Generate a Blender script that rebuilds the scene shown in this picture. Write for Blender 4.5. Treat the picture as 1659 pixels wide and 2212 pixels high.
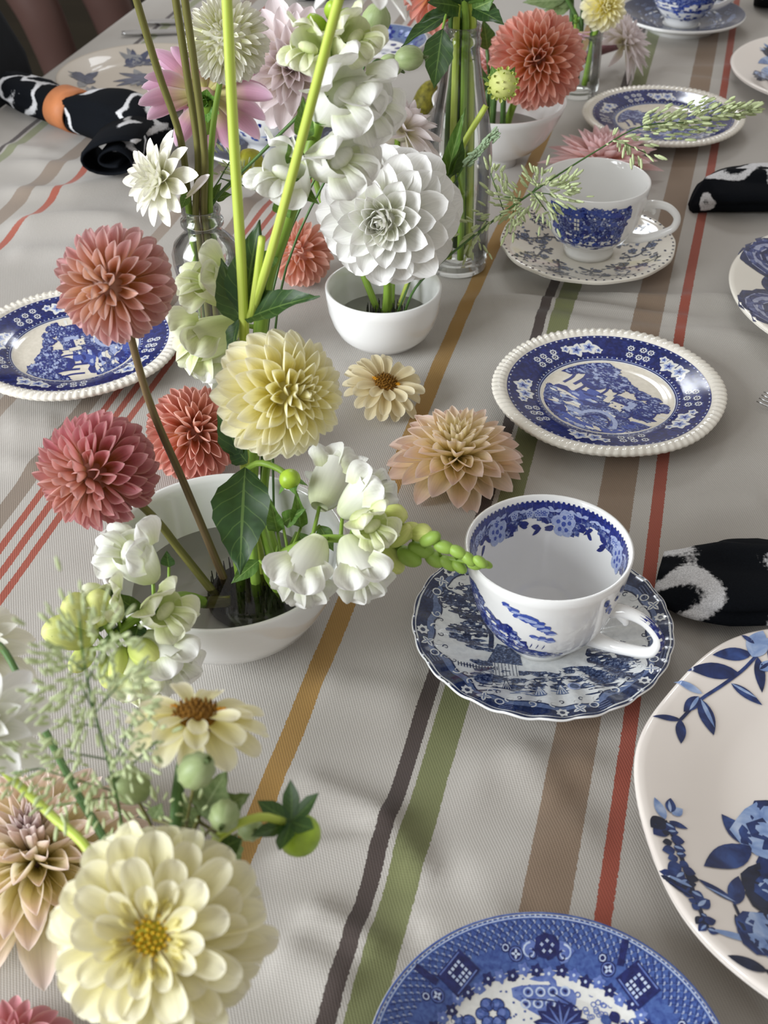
import bpy, bmesh, math, random
from mathutils import Vector as V, Matrix as M, noise as MN
PI = math.pi
for o in list(bpy.data.objects): bpy.data.objects.remove(o)
SC = bpy.context.scene
COL = SC.collection

# ------------------------------------------------------------------ camera
FPX, PITCH, ROLL, CH = 2700.0, 0.67363, -0.015253, 0.52
fw = V((0, math.cos(PITCH), -math.sin(PITCH)))
rt0 = V((1, 0, 0)); up0 = rt0.cross(fw)
rt = math.cos(ROLL)*rt0 + math.sin(ROLL)*up0
up = -math.sin(ROLL)*rt0 + math.cos(ROLL)*up0
CAM = V((0, 0, CH))
cd = bpy.data.cameras.new('camera'); cam = bpy.data.objects.new('camera', cd); COL.objects.link(cam)
cd.sensor_fit = 'VERTICAL'; cd.sensor_height = 36.0; cd.lens = FPX/2212*36.0
cd.clip_start = 0.02; cd.clip_end = 50
cam.matrix_world = M(((rt.x, up.x, -fw.x, CAM.x), (rt.y, up.y, -fw.y, CAM.y), (rt.z, up.z, -fw.z, CAM.z), (0, 0, 0, 1)))
cd.dof.use_dof = True; cd.dof.focus_distance = 0.80; cd.dof.aperture_fstop = 16.0
SC.camera = cam

# ------------------------------------------------------------------ light
SC.view_settings.view_transform = 'Standard'; SC.view_settings.look = 'None'
SC.view_settings.gamma = 1.0; SC.view_settings.use_curve_mapping = False
SC.view_settings.exposure = 0.28
w = bpy.data.worlds.new('room_ambient'); SC.world = w; w.use_nodes = True
w.node_tree.nodes['Background'].inputs[0].default_value = (1.0, 0.95, 0.90, 1)
w.node_tree.nodes['Background'].inputs[1].default_value = 0.40
def area(name, loc, target, sx, sy, power, col):
    l = bpy.data.lights.new(name, 'AREA'); l.shape = 'RECTANGLE'; l.size = sx; l.size_y = sy
    l.energy = power; l.color = col
    o = bpy.data.objects.new(name, l); COL.objects.link(o); o.location = loc
    o.rotation_euler = (V(target)-V(loc)).to_track_quat('-Z', 'Y').to_euler()
    return o
area('window_daylight_side', (-2.3, -0.45, 1.02), (0, 0.75, 0.05), 1.7, 1.4, 104, (0.91, 0.955, 1.0))
area('window_daylight_end', (-0.05, 3.9, 2.55), (0.0, 0.8, 0), 0.34, 0.60, 9, (0.92, 0.96, 1.0))
area('window_daylight_end', (0.50, 3.9, 2.55), (0.1, 0.8, 0), 0.34, 0.60, 9, (0.92, 0.96, 1.0))

# ------------------------------------------------------------------ geometry helpers
def ray(u, v): return fw*FPX + rt*(u-829.5) - up*(v-1106)
def T(u, v, z=0.0):            # point of the horizontal plane z that stands behind this spot of the photograph
    d = ray(u, v); return CAM + d*((z-CH)/d.z)
def P(u, v, Y):                # point of the vertical plane y=Y
    d = ray(u, v); return CAM + d*(Y/d.y)
def mpp(p): return (V(p)-CAM).dot(fw)/FPX
W = {}
def mesh(name, vs, fs, uvs=None, smooth=True, mi=None, attr=None):
    me = bpy.data.meshes.new(name); me.from_pydata([tuple(a) for a in vs], [], fs)
    if smooth: me.polygons.foreach_set('use_smooth', [True]*len(me.polygons))
    if uvs:
        l = me.uv_layers.new(name='UVMap'); flat = []
        for p in me.polygons:
            for vi in p.vertices: flat += [uvs[vi][0], uvs[vi][1]]
        l.data.foreach_set('uv', flat)
    if mi: me.polygons.foreach_set('material_index', mi)
    if attr:
        for k, vals in attr.items():
            a = me.attributes.new(k, 'FLOAT', 'POINT'); a.data.foreach_set('value', vals)
    me.update(); return me
def link(name, data, parent=None, world=None, mats=None):
    o = bpy.data.objects.new(name, data); COL.objects.link(o)
    world = world or M.Identity(4)
    if mats and data is not None and len(data.materials) == 0:
        for m in (mats if isinstance(mats, (list, tuple)) else [mats]): data.materials.append(m)
    if parent is not None:
        o.parent = parent; o.matrix_basis = W[parent].inverted() @ world
    else: o.matrix_basis = world
    W[o] = world.copy(); return o
def tag(o, label, cat, group=None, kind=None):
    o['label'] = label; o['category'] = cat
    if group: o['group'] = group
    if kind: o['kind'] = kind
    return o
def thing(name, label, cat, loc, group=None, rotz=0.0):
    return tag(link(name, None, None, M.Translation(V(loc)) @ M.Rotation(rotz, 4, 'Z')), label, cat, group)
def frame(pos, y, z, sx=1, sy=1, sz=1):
    y = V(y).normalized(); z = V(z); z = z - y*z.dot(y)
    if z.length < 1e-6: z = y.orthogonal()
    z.normalize(); x = y.cross(z)
    return M(((x.x*sx, y.x*sy, z.x*sz, pos[0]), (x.y*sx, y.y*sy, z.y*sz, pos[1]), (x.z*sx, y.z*sy, z.z*sz, pos[2]), (0, 0, 0, 1)))
def zframe(pos, z, spin=0.0):
    z = V(z).normalized(); q = V((0, 0, 1)).rotation_difference(z)
    return M.Translation(V(pos)) @ q.to_matrix().to_4x4() @ M.Rotation(spin, 4, 'Z')
def crom(pts, n):
    pts = [V(p) for p in pts]
    if len(pts) == 2: return [pts[0].lerp(pts[1], i/n) for i in range(n+1)]
    ex = [pts[0]*2-pts[1]] + pts + [pts[-1]*2-pts[-2]]; out = []
    m = len(pts)-1
    for i in range(n+1):
        t = i/n*m; k = min(int(t), m-1); t -= k
        a, b, c, d = ex[k:k+4]
        out.append(0.5*((2*b)+(c-a)*t+(2*a-5*b+4*c-d)*t*t+(3*b-a-3*c+d)*t**3))
    return out
def tube_data(pts, rad, n=8, seg=None, close=True):
    seg = seg or max(2, (len(pts)-1)*5)
    c = crom(pts, seg); rads = rad if isinstance(rad, (list, tuple)) else [rad, rad]
    vs, fs, uv = [], [], []
    t = (c[1]-c[0]).normalized(); nrm = t.orthogonal().normalized()
    for i, p in enumerate(c):
        tt = (c[min(i+1, seg)]-c[max(i-1, 0)]).normalized()
        nrm = (nrm - tt*nrm.dot(tt)).normalized(); b = tt.cross(nrm)
        x = i/seg*(len(rads)-1); k = min(int(x), len(rads)-2); r = rads[k]+(rads[k+1]-rads[k])*(x-k)
        for j in range(n):
            a = 2*PI*j/n; vs.append(p+(nrm*math.cos(a)+b*math.sin(a))*r); uv.append((j/n, i/seg))
    for i in range(seg):
        for j in range(n): fs.append((i*n+j, i*n+(j+1) % n, (i+1)*n+(j+1) % n, (i+1)*n+j))
    if close: fs += [tuple(range(n-1, -1, -1)), tuple(seg*n+j for j in range(n))]
    return vs, fs, uv
def tube(name, pts, rad, mat, parent, n=8, seg=None):
    base = W[parent].translation
    vs, fs, uv = tube_data([V(p)-base for p in pts], rad, n, seg)
    return link(name, mesh(name, vs, fs, uv), parent, M.Translation(base), mat)
def lathe_data(prof, n, fr=None, fz=None, closed=True):
    vs, fs = [], []; k = len(prof)
    for i in range(n):
        a = 2*PI*i/n
        for r, z in prof:
            rr = fr(r, z, a) if fr else r; zz = fz(r, z, a) if fz else z
            vs.append((rr*math.cos(a), rr*math.sin(a), zz))
    for i in range(n):
        for j in range(k if closed else k-1):
            a, b = i*k+j, i*k+(j+1) % k; c, d = ((i+1) % n)*k+(j+1) % k, ((i+1) % n)*k+j
            fs.append((a, d, c, b))
    return vs, fs
def lathe(name, prof, n, mat, parent, world, fr=None, fz=None, closed=True):
    vs, fs = lathe_data(prof, n, fr, fz, closed)
    return link(name, mesh(name, vs, fs), parent, world, mat)
def blob_data(rx, ry, rz, nu=12, nv=8, f=None):
    vs, fs, uv = [(0, 0, -rz)], [], [(0, 0)]
    for j in range(1, nv):
        p = -PI/2+PI*j/nv
        for i in range(nu):
            a = 2*PI*i/nu; k = f(a, j/nv) if f else 1
            vs.append((rx*k*math.cos(p)*math.cos(a), ry*k*math.cos(p)*math.sin(a), rz*math.sin(p))); uv.append((i/nu, j/nv))
    vs.append((0, 0, rz)); uv.append((0, 1)); L = len(vs)-1
    for i in range(nu):
        fs.append((0, 1+(i+1) % nu, 1+i))
        for j in range(nv-2):
            a = 1+j*nu; fs.append((a+i, a+(i+1) % nu, a+nu+(i+1) % nu, a+nu+i))
        a = 1+(nv-2)*nu; fs.append((a+i, a+(i+1) % nu, L))
    return vs, fs, uv
def join(parts):
    vs, fs, uv = [], [], []
    for p in parts:
        o = len(vs); vs += list(p[0]); fs += [tuple(i+o for i in f) for f in p[1]]
        uv += list(p[2]) if len(p) > 2 and p[2] else [(0.5, 0.5)]*len(p[0])
    return vs, fs, uv
def xf(data, mat): return [mat @ V(a) for a in data[0]], data[1], (data[2] if len(data) > 2 else None)

# ------------------------------------------------------------------ materials
def lin(c):
    if isinstance(c, str): c = [int(c[i:i+2], 16)/255 for i in (0, 2, 4)]
    return tuple((x/12.92 if x <= 0.04045 else ((x+0.055)/1.055)**2.4) for x in c[:3]) + (1,)
class NT:
    def __init__(s, name):
        s.m = bpy.data.materials.new(name); s.m.use_nodes = True; s.t = s.m.node_tree; s.t.nodes.clear()
        s.out = s.t.nodes.new('ShaderNodeOutputMaterial')
    def n(s, typ, **kw):
        nd = s.t.nodes.new('ShaderNode'+typ)
        for k, v in kw.items(): setattr(nd, k, v)
        return nd
    def l(s, a, b): s.t.links.new(a, b)
    def set(s, sock, v):
        if hasattr(v, 'is_output'): s.l(v, sock)
        else: sock.default_value = v
    def math(s, op, a, b=0.0, c=0.0, clamp=False):
        nd = s.n('Math', operation=op, use_clamp=clamp)
        s.set(nd.inputs[0], a); s.set(nd.inputs[1], b); s.set(nd.inputs[2], c); return nd.outputs[0]
    def mix(s, f, a, b, mode='MIX'):
        nd = s.n('Mix', data_type='RGBA', blend_type=mode); s.set(nd.inputs[0], f); s.set(nd.inputs[6], a); s.set(nd.inputs[7], b); return nd.outputs[2]
    def ramp(s, f, stops, mode='LINEAR'):
        nd = s.n('ValToRGB'); nd.color_ramp.interpolation = mode; e = nd.color_ramp.elements
        while len(e) < len(stops): e.new(0.5)
        for i, (p, c) in enumerate(stops): e[i].position = p; e[i].color = c
        s.l(f, nd.inputs[0]); return nd.outputs[0]
    def noise(s, scale, detail=2, vec=None, dist=0.0, out=0, rough=0.5):
        nd = s.n('TexNoise'); nd.inputs['Scale'].default_value = scale; nd.inputs['Detail'].default_value = detail
        nd.inputs['Distortion'].default_value = dist; nd.inputs['Roughness'].default_value = rough
        if vec is not None: s.l(vec, nd.inputs['Vector'])
        return nd.outputs[out]
    def objco(s): return s.n('TexCoord').outputs['Object']
    def bump(s, h, strength, dist):
        nd = s.n('Bump'); nd.inputs['Strength'].default_value = strength; nd.inputs['Distance'].default_value = dist
        s.l(h, nd.inputs['Height']); return nd.outputs[0]
    def bsdf(s, col, rough=0.5, spec=0.5, normal=None, **kw):
        b = s.n('BsdfPrincipled'); s.set(b.inputs['Base Color'], col); s.set(b.inputs['Roughness'], rough)
        b.inputs['Specular IOR Level'].default_value = spec
        if normal is not None: s.l(normal, b.inputs['Normal'])
        for k, v in kw.items(): s.set(b.inputs[k.replace('_', ' ')], v)
        return b.outputs[0]
    def done(s, sh): s.l(sh, s.out.inputs[0]); return s.m
def plain(name, c, rough=0.5, spec=0.5, nz=0.0, scale=60, **kw):
    t = NT(name); c = lin(c)
    col = c
    if nz: col = t.ramp(t.noise(scale, 3, t.objco()), [(0.3, tuple(x*(1-nz) for x in c[:3])+(1,)), (0.7, tuple(min(1, x*(1+nz)) for x in c[:3])+(1,))])
    return t.done(t.bsdf(col, rough, spec, **kw))
def petal_mat(name, outer, inner=None, edge=None, trans=0.38, ew=4.0, streak=0.12):
    """outer/inner: (base, mid, tip) colours along a petal; object alpha blends inner (1) to outer (0)"""
    t = NT(name); uv = t.n('UVMap'); sp = t.n('SeparateXYZ'); t.l(uv.outputs[0], sp.inputs[0])
    u, v = sp.outputs[0], sp.outputs[1]
    r1 = t.ramp(v, [(0.12, lin(outer[0])), (0.55, lin(outer[1])), (0.97, lin(outer[2]))])
    oi = t.n('ObjectInfo')
    if inner:
        r2 = t.ramp(v, [(0.12, lin(inner[0])), (0.55, lin(inner[1])), (0.97, lin(inner[2]))])
        r1 = t.mix(oi.outputs['Alpha'], r1, r2)
    if edge:
        e = t.math('MAXIMUM', t.math('POWER', t.math('ABSOLUTE', t.math('MULTIPLY_ADD', u, 2.0, -1.0)), ew*1.5), t.math('POWER', v, 16.0))
        r1 = t.mix(t.math('MULTIPLY', e, 0.8), r1, lin(edge))
    mp = t.n('Mapping'); mp.inputs['Scale'].default_value = (22, 1.3, 1); t.l(uv.outputs[0], mp.inputs[0])
    ad = t.n('VectorMath', operation='ADD'); t.l(mp.outputs[0], ad.inputs[0])
    cb = t.n('CombineXYZ'); t.l(t.math('MULTIPLY', oi.outputs['Random'], 37.0), cb.inputs[2]); t.l(cb.outputs[0], ad.inputs[1])
    ns = t.noise(1.0, 3, ad.outputs[0])
    col = t.mix(1.0, r1, t.ramp(ns, [(0.3, (1-streak,)*3+(1,)), (0.7, (1, 1, 1, 1))]), 'MULTIPLY')
    col = t.mix(1.0, col, oi.outputs['Color'], 'MULTIPLY')
    b = t.bsdf(col, 0.55, 0.25, t.bump(ns, 0.12, 0.001))
    tr = t.n('BsdfTranslucent'); t.l(col, tr.inputs[0])
    mx = t.n('MixShader'); mx.inputs[0].default_value = trans; t.l(b, mx.inputs[1]); t.l(tr.outputs[0], mx.inputs[2])
    return t.done(mx.outputs[0])
def leaf_mat(name, c1, c2, vein, trans=0.18, rough=0.42):
    t = NT(name); uv = t.n('UVMap'); sp = t.n('SeparateXYZ'); t.l(uv.outputs[0], sp.inputs[0])
    au = t.math('ABSOLUTE', t.math('MULTIPLY_ADD', sp.outputs[0], 2.0, -1.0)); v = sp.outputs[1]
    mid = t.math('LESS_THAN', au, 0.05)
    q = t.math('FRACT', t.math('MULTIPLY', t.math('SUBTRACT', v, t.math('MULTIPLY', au, 0.22)), 7.0))
    side = t.math('MULTIPLY', t.math('LESS_THAN', t.math('ABSOLUTE', t.math('SUBTRACT', q, 0.5)), 0.045), 0.55)
    f = t.math('MAXIMUM', mid, side)
    base = t.ramp(t.noise(9, 3, t.objco()), [(0.3, lin(c1)), (0.7, lin(c2))])
    col = t.mix(t.math('MULTIPLY', f, 0.6), base, lin(vein))
    b = t.bsdf(col, rough, 0.4, t.bump(t.math('SUBTRACT', 1.0, f), 0.35, 0.0006))
    tr = t.n('BsdfTranslucent'); t.l(t.mix(0.5, col, lin('9dbb3c')), tr.inputs[0])
    mx = t.n('MixShader'); mx.inputs[0].default_value = trans; t.l(b, mx.inputs[1]); t.l(tr.outputs[0], mx.inputs[2])
    return t.done(mx.outputs[0])
def stem_mat(name, a, b_, rough=0.45):
    t = NT(name); uv = t.n('UVMap'); mp = t.n('Mapping'); mp.inputs['Scale'].default_value = (7, 1.5, 1); t.l(uv.outputs[0], mp.inputs[0])
    ns = t.noise(1.6, 3, mp.outputs[0])
    return t.done(t.bsdf(t.ramp(ns, [(0.3, lin(a)), (0.7, lin(b_))]), rough, 0.35, t.bump(ns, 0.15, 0.0008)))
def glaze(name, c, rough=0.09, nz=0.03):
    t = NT(name); c = lin(c)
    ns = t.noise(14, 3, t.objco())
    col = t.ramp(ns, [(0.3, tuple(x*(1-nz) for x in c[:3])+(1,)), (0.7, c)])
    return t.done(t.bsdf(col, rough, 0.55, Coat_Weight=0.25, Coat_Roughness=0.04))
def ink(name, stops, scale=900, detail=3, rough=0.14, stretch=None):
    """transfer-print ink: mottled between tones, under a glaze"""
    t = NT(name); vec = t.objco()
    if stretch:
        mp = t.n('Mapping'); mp.inputs['Scale'].default_value = stretch; t.l(vec, mp.inputs[0]); vec = mp.outputs[0]
    col = t.ramp(t.noise(scale, detail, vec, 0.6), [(p, lin(c)) for p, c in stops])
    return t.done(t.bsdf(col, rough, 0.5, Coat_Weight=0.2, Coat_Roughness=0.05))
def glass(name, tint=(0.975, 0.985, 0.975), spec=1.0):
    t = NT(name); tr = t.n('BsdfTransparent')
    lw = t.n('LayerWeight'); lw.inputs[0].default_value = 0.35
    tr_col = t.mix(t.math('POWER', lw.outputs['Facing'], 3.0), tint+(1,), tuple(x*0.66 for x in tint)+(1,)); t.l(tr_col, tr.inputs[0])
    gl = t.n('BsdfGlossy'); gl.inputs['Roughness'].default_value = 0.03; gl.inputs[0].default_value = (spec,)*3+(1,)
    fr = t.n('Fresnel'); fr.inputs[0].default_value = 1.5
    mx = t.n('MixShader'); t.l(t.math('MULTIPLY', fr.outputs[0], 0.85, clamp=True), mx.inputs[0]); t.l(tr.outputs[0], mx.inputs[1]); t.l(gl.outputs[0], mx.inputs[2])
    return t.done(mx.outputs[0])

MT = {}
MT['white_glaze'] = glaze('white_porcelain', 'eeeeec')
MT['cream_glaze'] = glaze('cream_earthenware', 'e9e4d8')
MT['warm_glaze'] = glaze('warm_white_earthenware', 'ebe3db', 0.12)
MT['glass'] = glass('clear_bottle_glass')
MT['water'] = glass('still_water', (0.86, 0.87, 0.84), 0.8)
MT['stem'] = stem_mat('stem_green', '6f8f2f', '8cab47')
MT['stem_lime'] = stem_mat('stem_lime', 'a3b83f', 'c6d36a')
MT['stem_dark'] = stem_mat('stem_olive', '5a5a2c', '75703c')
MT['stem_brown'] = stem_mat('stem_brown', '5d4a34', '7a6a48')
MT['stem_deep'] = stem_mat('stem_deep_green', '3d5a2c', '56773c')
MT['leaf'] = leaf_mat('leaf_dark_green', '1f3a1e', '2c4d26', '6e8a48')
MT['leaf_mid'] = leaf_mat('leaf_mid_green', '47692c', '5d813a', '9bb568')
MT['leaf_grey'] = leaf_mat('leaf_grey_green', '5d7048', '77875c', 'a0ad82')
MT['sepal'] = leaf_mat('sepal_green', '4d7a30', '6a9443', 'a3c272')
MT['kenzan'] = plain('dark_metal_pins', '3b3a36', 0.4, 0.5, 0.3, 80, Metallic=0.6)

# ------------------------------------------------------------------ setting: floor, table, cloth
SL = 0.275; YAW = math.atan(SL)
e1 = V((math.sin(YAW), math.cos(YAW), 0)); e2 = V((math.cos(YAW), -math.sin(YAW), 0))
def st(p, q, z=0): return e2*p + e1*q + V((0, 0, z))       # across, along the table
t = NT('dark_floor_boards'); sp = t.n('TexBrick'); sp.inputs['Scale'].default_value = 1.0
mp = t.n('Mapping'); t.l(t.objco(), mp.inputs[0]); t.l(mp.outputs[0], sp.inputs['Vector'])
sp.inputs['Color1'].default_value = lin('352f24'); sp.inputs['Color2'].default_value = lin('2f2920'); sp.inputs['Mortar'].default_value = lin('2b261f')
sp.inputs['Mortar Size'].default_value = 0.004; sp.inputs['Brick Width'].default_value = 1.4; sp.inputs['Row Height'].default_value = 0.16
fl = t.done(t.bsdf(t.mix(t.noise(5, 4, t.objco()), sp.outputs[0], lin('282319')), 0.85, 0.1))
o = link('floor', mesh('floor', [(-4, -2, 0), (4, -2, 0), (4, 6, 0), (-4, 6, 0)], [(0, 1, 2, 3)]), None, M.Translation((0, 0, -0.75)), fl); o['kind'] = 'structure'

PL, PR, QN, QF = -0.812*math.cos(YAW), 0.50, -0.06, 2.35
tab = thing('dining_table', 'long wooden dining table under the striped cloth', 'table', st((PL+PR)/2, (QN+QF)/2, -0.75))
wood = plain('table_wood', '6a4a30', 0.5, 0.4, 0.25, 12)
def box(name, lo, hi, mat, parent, world):
    x0, y0, z0 = lo; x1, y1, z1 = hi
    vs = [(x0, y0, z0), (x1, y0, z0), (x1, y1, z0), (x0, y1, z0), (x0, y0, z1), (x1, y0, z1), (x1, y1, z1), (x0, y1, z1)]
    return link(name, mesh(name, vs, [(0, 3, 2, 1), (4, 5, 6, 7), (0, 1, 5, 4), (1, 2, 6, 5), (2, 3, 7, 6), (3, 0, 4, 7)], smooth=False), parent, world, mat)
tw = W[tab] @ M.Rotation(-YAW, 4, 'Z')
hw, hl = (PR-PL)/2-0.004, (QF-QN)/2-0.004
box('table_top', (-hw, -hl, 0.712), (hw, hl, 0.7435), wood, tab, tw)
for sx in (-1, 1):
    for sy in (-1, 1):
        box('leg', (sx*(hw-0.09)-0.035, sy*(hl-0.09)-0.035, 0.0), (sx*(hw-0.09)+0.035, sy*(hl-0.09)+0.035, 0.712), wood, tab, tw)

FLAT = [(.1663, .7736, .07), (.304, 1.3036, .07), (-.2415, .8545, .07), (.09, .524, .06), (.1826, 1.0058, .06), (.39, 1.636, .06), (.2585, .384, .115), (.065, .255, .06), (.417, .9045, .10), (.5365, 1.427, .10), (-.0918, .5468, .055), (.0023, .872, .045), (.1206, 1.2236, .045), (-.1395, .848, .03), (.07, .999, .035), (.228, 1.412, .035), (-.079, .232, .03), (-.116, 1.259, .06), (-.272, 1.443, .08), (.005, 1.553, .045)]      # (x, y, r): places where things stand, the cloth lies smooth there
def seg_ridge(x, y, a, b, wd):
    d = b-a; L = d.length_squared; t_ = max(0, min(1, ((x-a.x)*d.x+(y-a.y)*d.y)/L))
    dx, dy = x-a.x-d.x*t_, y-a.y-d.y*t_
    e = min(t_, 1-t_)*4
    return math.exp(-(dx*dx+dy*dy)/(wd*wd))*min(1, 0.25+e)
RIDGES = []
def rid(u1, v1, u2, v2, wd, h): RIDGES.append((T(u1, v1), T(u2, v2), wd, h))
for a in [(0, 420, 330, 395, .016, .006), (0, 500, 330, 470, .018, .007), (30, 365, 330, 350, .014, .005), (0, 560, 200, 540, .02, .004), (330, 440, 560, 460, .02, .004), (0, 320, 120, 330, .012, .003),
          (1000, 650, 1560, 700, .012, .0035), (990, 690, 1659, 745, .014, .003), (1180, 625, 1659, 660, .010, .003), (1420, 150, 1600, 150, .02, .003), (1420, 170, 1590, 185, .016, .003),
          (620, 1660, 900, 1780, .012, .003), (560, 1890, 880, 1830, .012, .0035), (620, 2010, 820, 2080, .010, .003), (680, 1480, 900, 1560, .014, .0025), (560, 2100, 760, 2170, .012, .003),
          (960, 1700, 1330, 1640, .014, .0025), (980, 1850, 1330, 1810, .016, .0022), (0, 1010, 110, 1000, .016, .003), (700, 780, 980, 760, .02, .002), (520, 1400, 700, 1420, .012, .002),
          (1080, 1620, 1240, 1760, .012, .002), (870, 2010, 1150, 1930, .014, .0025), (840, 1740, 950, 1900, .012, .0025), (0, 930, 120, 900, .02, .003), (1480, 1120, 1659, 1100, .016, .002)]: rid(*a)
def cloth_h(x, y):
    h = 0.0016*MN.noise(V((x*9, y*9, 1.7))) + 0.0007*MN.noise(V((x*24, y*24, 4.1)))
    for a, b, wd, hh in RIDGES:
        if abs(y-(a.y+b.y)/2) < 0.35: h += (2.3 if x > -.2 else 1.25)*hh*seg_ridge(x+0.012*MN.noise(V((x*14, y*14, 0))), y+0.02*MN.noise(V((x*11, y*11, 8))), a, b, wd)
    k = 1.0
    for fx, fy, r in FLAT:
        d = math.hypot(x-fx, y-fy)
        if d < r*1.25: k = min(k, max(0.0, (d-r*0.9)/(r*0.35)))
    return max(h*k, -0.0016) if k < 1 else max(h, -0.0016)
def make_cloth():
    ps = [PL-0.012]*0; nA, nB = 250, 430
    vs, fs, uv, sv = [], [], [], []
    cols = []
    drop = [0.20, 0.17, 0.14, 0.10, 0.06, 0.03, 0.012]
    for d in drop: cols.append((PL-0.006, -d, PL-0.006-d))
    cols.append((PL-0.003, -0.003, PL-0.003))
    for i in range(nA+1):
        p = PL+0.004+(PR-PL-0.008)*i/nA; cols.append((p, 0.0, p))
    cols.append((PR+0.003, -0.003, PR+0.003))
    for d in reversed(drop): cols.append((PR+0.006, -d, PR+0.006+d))
    rows = [(QN-0.006, -d) for d in drop]+[(QN-0.003, -0.003)]
    for j in range(nB+1):
        f = j/nB; rows.append((QN+0.004+(QF-QN-0.008)*(f**1.35), 0.0))
    rows += [(QF+0.003, -0.003)]+[(QF+0.006, -d) for d in reversed(drop)]
    for q, zq in rows:
        for p, zp, pu in cols:
            z = min(zp, zq); c = st(p, q)
            if z == 0.0:
                edge = min(p-PL, PR-p, q-QN, QF-q); z = cloth_h(c.x, c.y)*min(1, max(0, edge/0.03))
            else:
                k = min(1.0, -z/0.12); wv = 0.004*k*math.sin(q*22+p*19)
                c = c + (e2*(-wv-0.002*k if zp < zq else 0) if p < 0 else e2*(wv+0.01*k if zp < zq else 0))
            vs.append((c.x, c.y, z)); uv.append((pu, q))
            s = pu/math.cos(YAW) + 0.007*math.exp(-((c.y-0.86)/0.27)**2)
            sv.append(s)
    n = len(cols)
    for j in range(len(rows)-1):
        for i in range(n-1): fs.append((j*n+i, j*n+i+1, (j+1)*n+i+1, (j+1)*n+i))
    me = mesh('tablecloth', vs, fs, uv, True, None, {'stripe': sv})
    t = NT('striped_linen'); at = t.n('Attribute', attribute_name='stripe'); s = at.outputs['Fac']
    uvn = t.n('UVMap'); sx = t.n('SeparateXYZ'); t.l(uvn.outputs[0], sx.inputs[0])
    fray = t.noise(700, 1, uvn.outputs[0]); s = t.math('ADD', s, t.math('MULTIPLY_ADD', fray, 0.0016, -0.0008))
    base = t.ramp(t.noise(7, 3, uvn.outputs[0]), [(0.3, lin('aba69f')), (0.7, lin('b7b3ad'))])
    col = base
    # the weave repeats every 0.64 m: red, brown, green, dark, ochre, three thin reds, taupe
    for c0, wd, hx in [(0.007, 0.0085, '974532'), (-0.0215, 0.024, '86725f'), (-0.093, 0.0165, '6f7449'), (-0.109, 0.0088, '3f3330'), (-0.177, 0.0125, '9c7838'),
                       (-0.392, 0.0055, '9a4632'), (-0.404, 0.0055, '9a4632'), (-0.416, 0.0055, '9a4632'), (-0.432, 0.013, '85776a'), (-0.495, 0.012, '95877a'),
                       (-0.632, 0.0075, 'a85440'), (-0.664, 0.018, '8f8072'), (-0.737, 0.011, '8b9070'), (-0.7485, 0.006, '4a4242'),
                       (0.22, 0.0055, '9a4632'), (0.232, 0.0055, '9a4632'), (0.244, 0.0055, '9a4632'), (0.43, 0.0125, 'a98040')]:
        f = t.math('LESS_THAN', t.math('ABSOLUTE', t.math('SUBTRACT', s, c0)), wd/2)
        col = t.mix(t.math('MULTIPLY', f, 0.93), col, lin(hx))
    wa = t.math('SINE', t.math('MULTIPLY', t.math('ADD', sx.outputs[0], t.math('MULTIPLY', sx.outputs[1], 0.55)), 2*PI/0.0016))
    wb = t.math('SINE', t.math('MULTIPLY', sx.outputs[1], 2*PI/0.0011))
    wv = t.math('ADD', t.math('MULTIPLY_ADD', wa, 0.5, 0.5), t.math('MULTIPLY_ADD', wb, 0.3, 0.3))
    fine = t.noise(1500, 2, uvn.outputs[0])
    wv = t.math('ADD', wv, fine)
    col = t.mix(1.0, col, t.ramp(t.math('MULTIPLY', wv, 0.42), [(0.1, (0.80, 0.79, 0.78, 1)), (0.9, (1.05, 1.05, 1.05, 1))]), 'MULTIPLY')
    m = t.done(t.bsdf(col, 0.85, 0.15, t.bump(wv, 0.22, 0.0006), Sheen_Weight=0.15))
    o = link('tablecloth', me, None, None, m)
    tag(o, 'pale linen tablecloth with red, brown, green and ochre stripes', 'tablecloth')

make_cloth()

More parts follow.
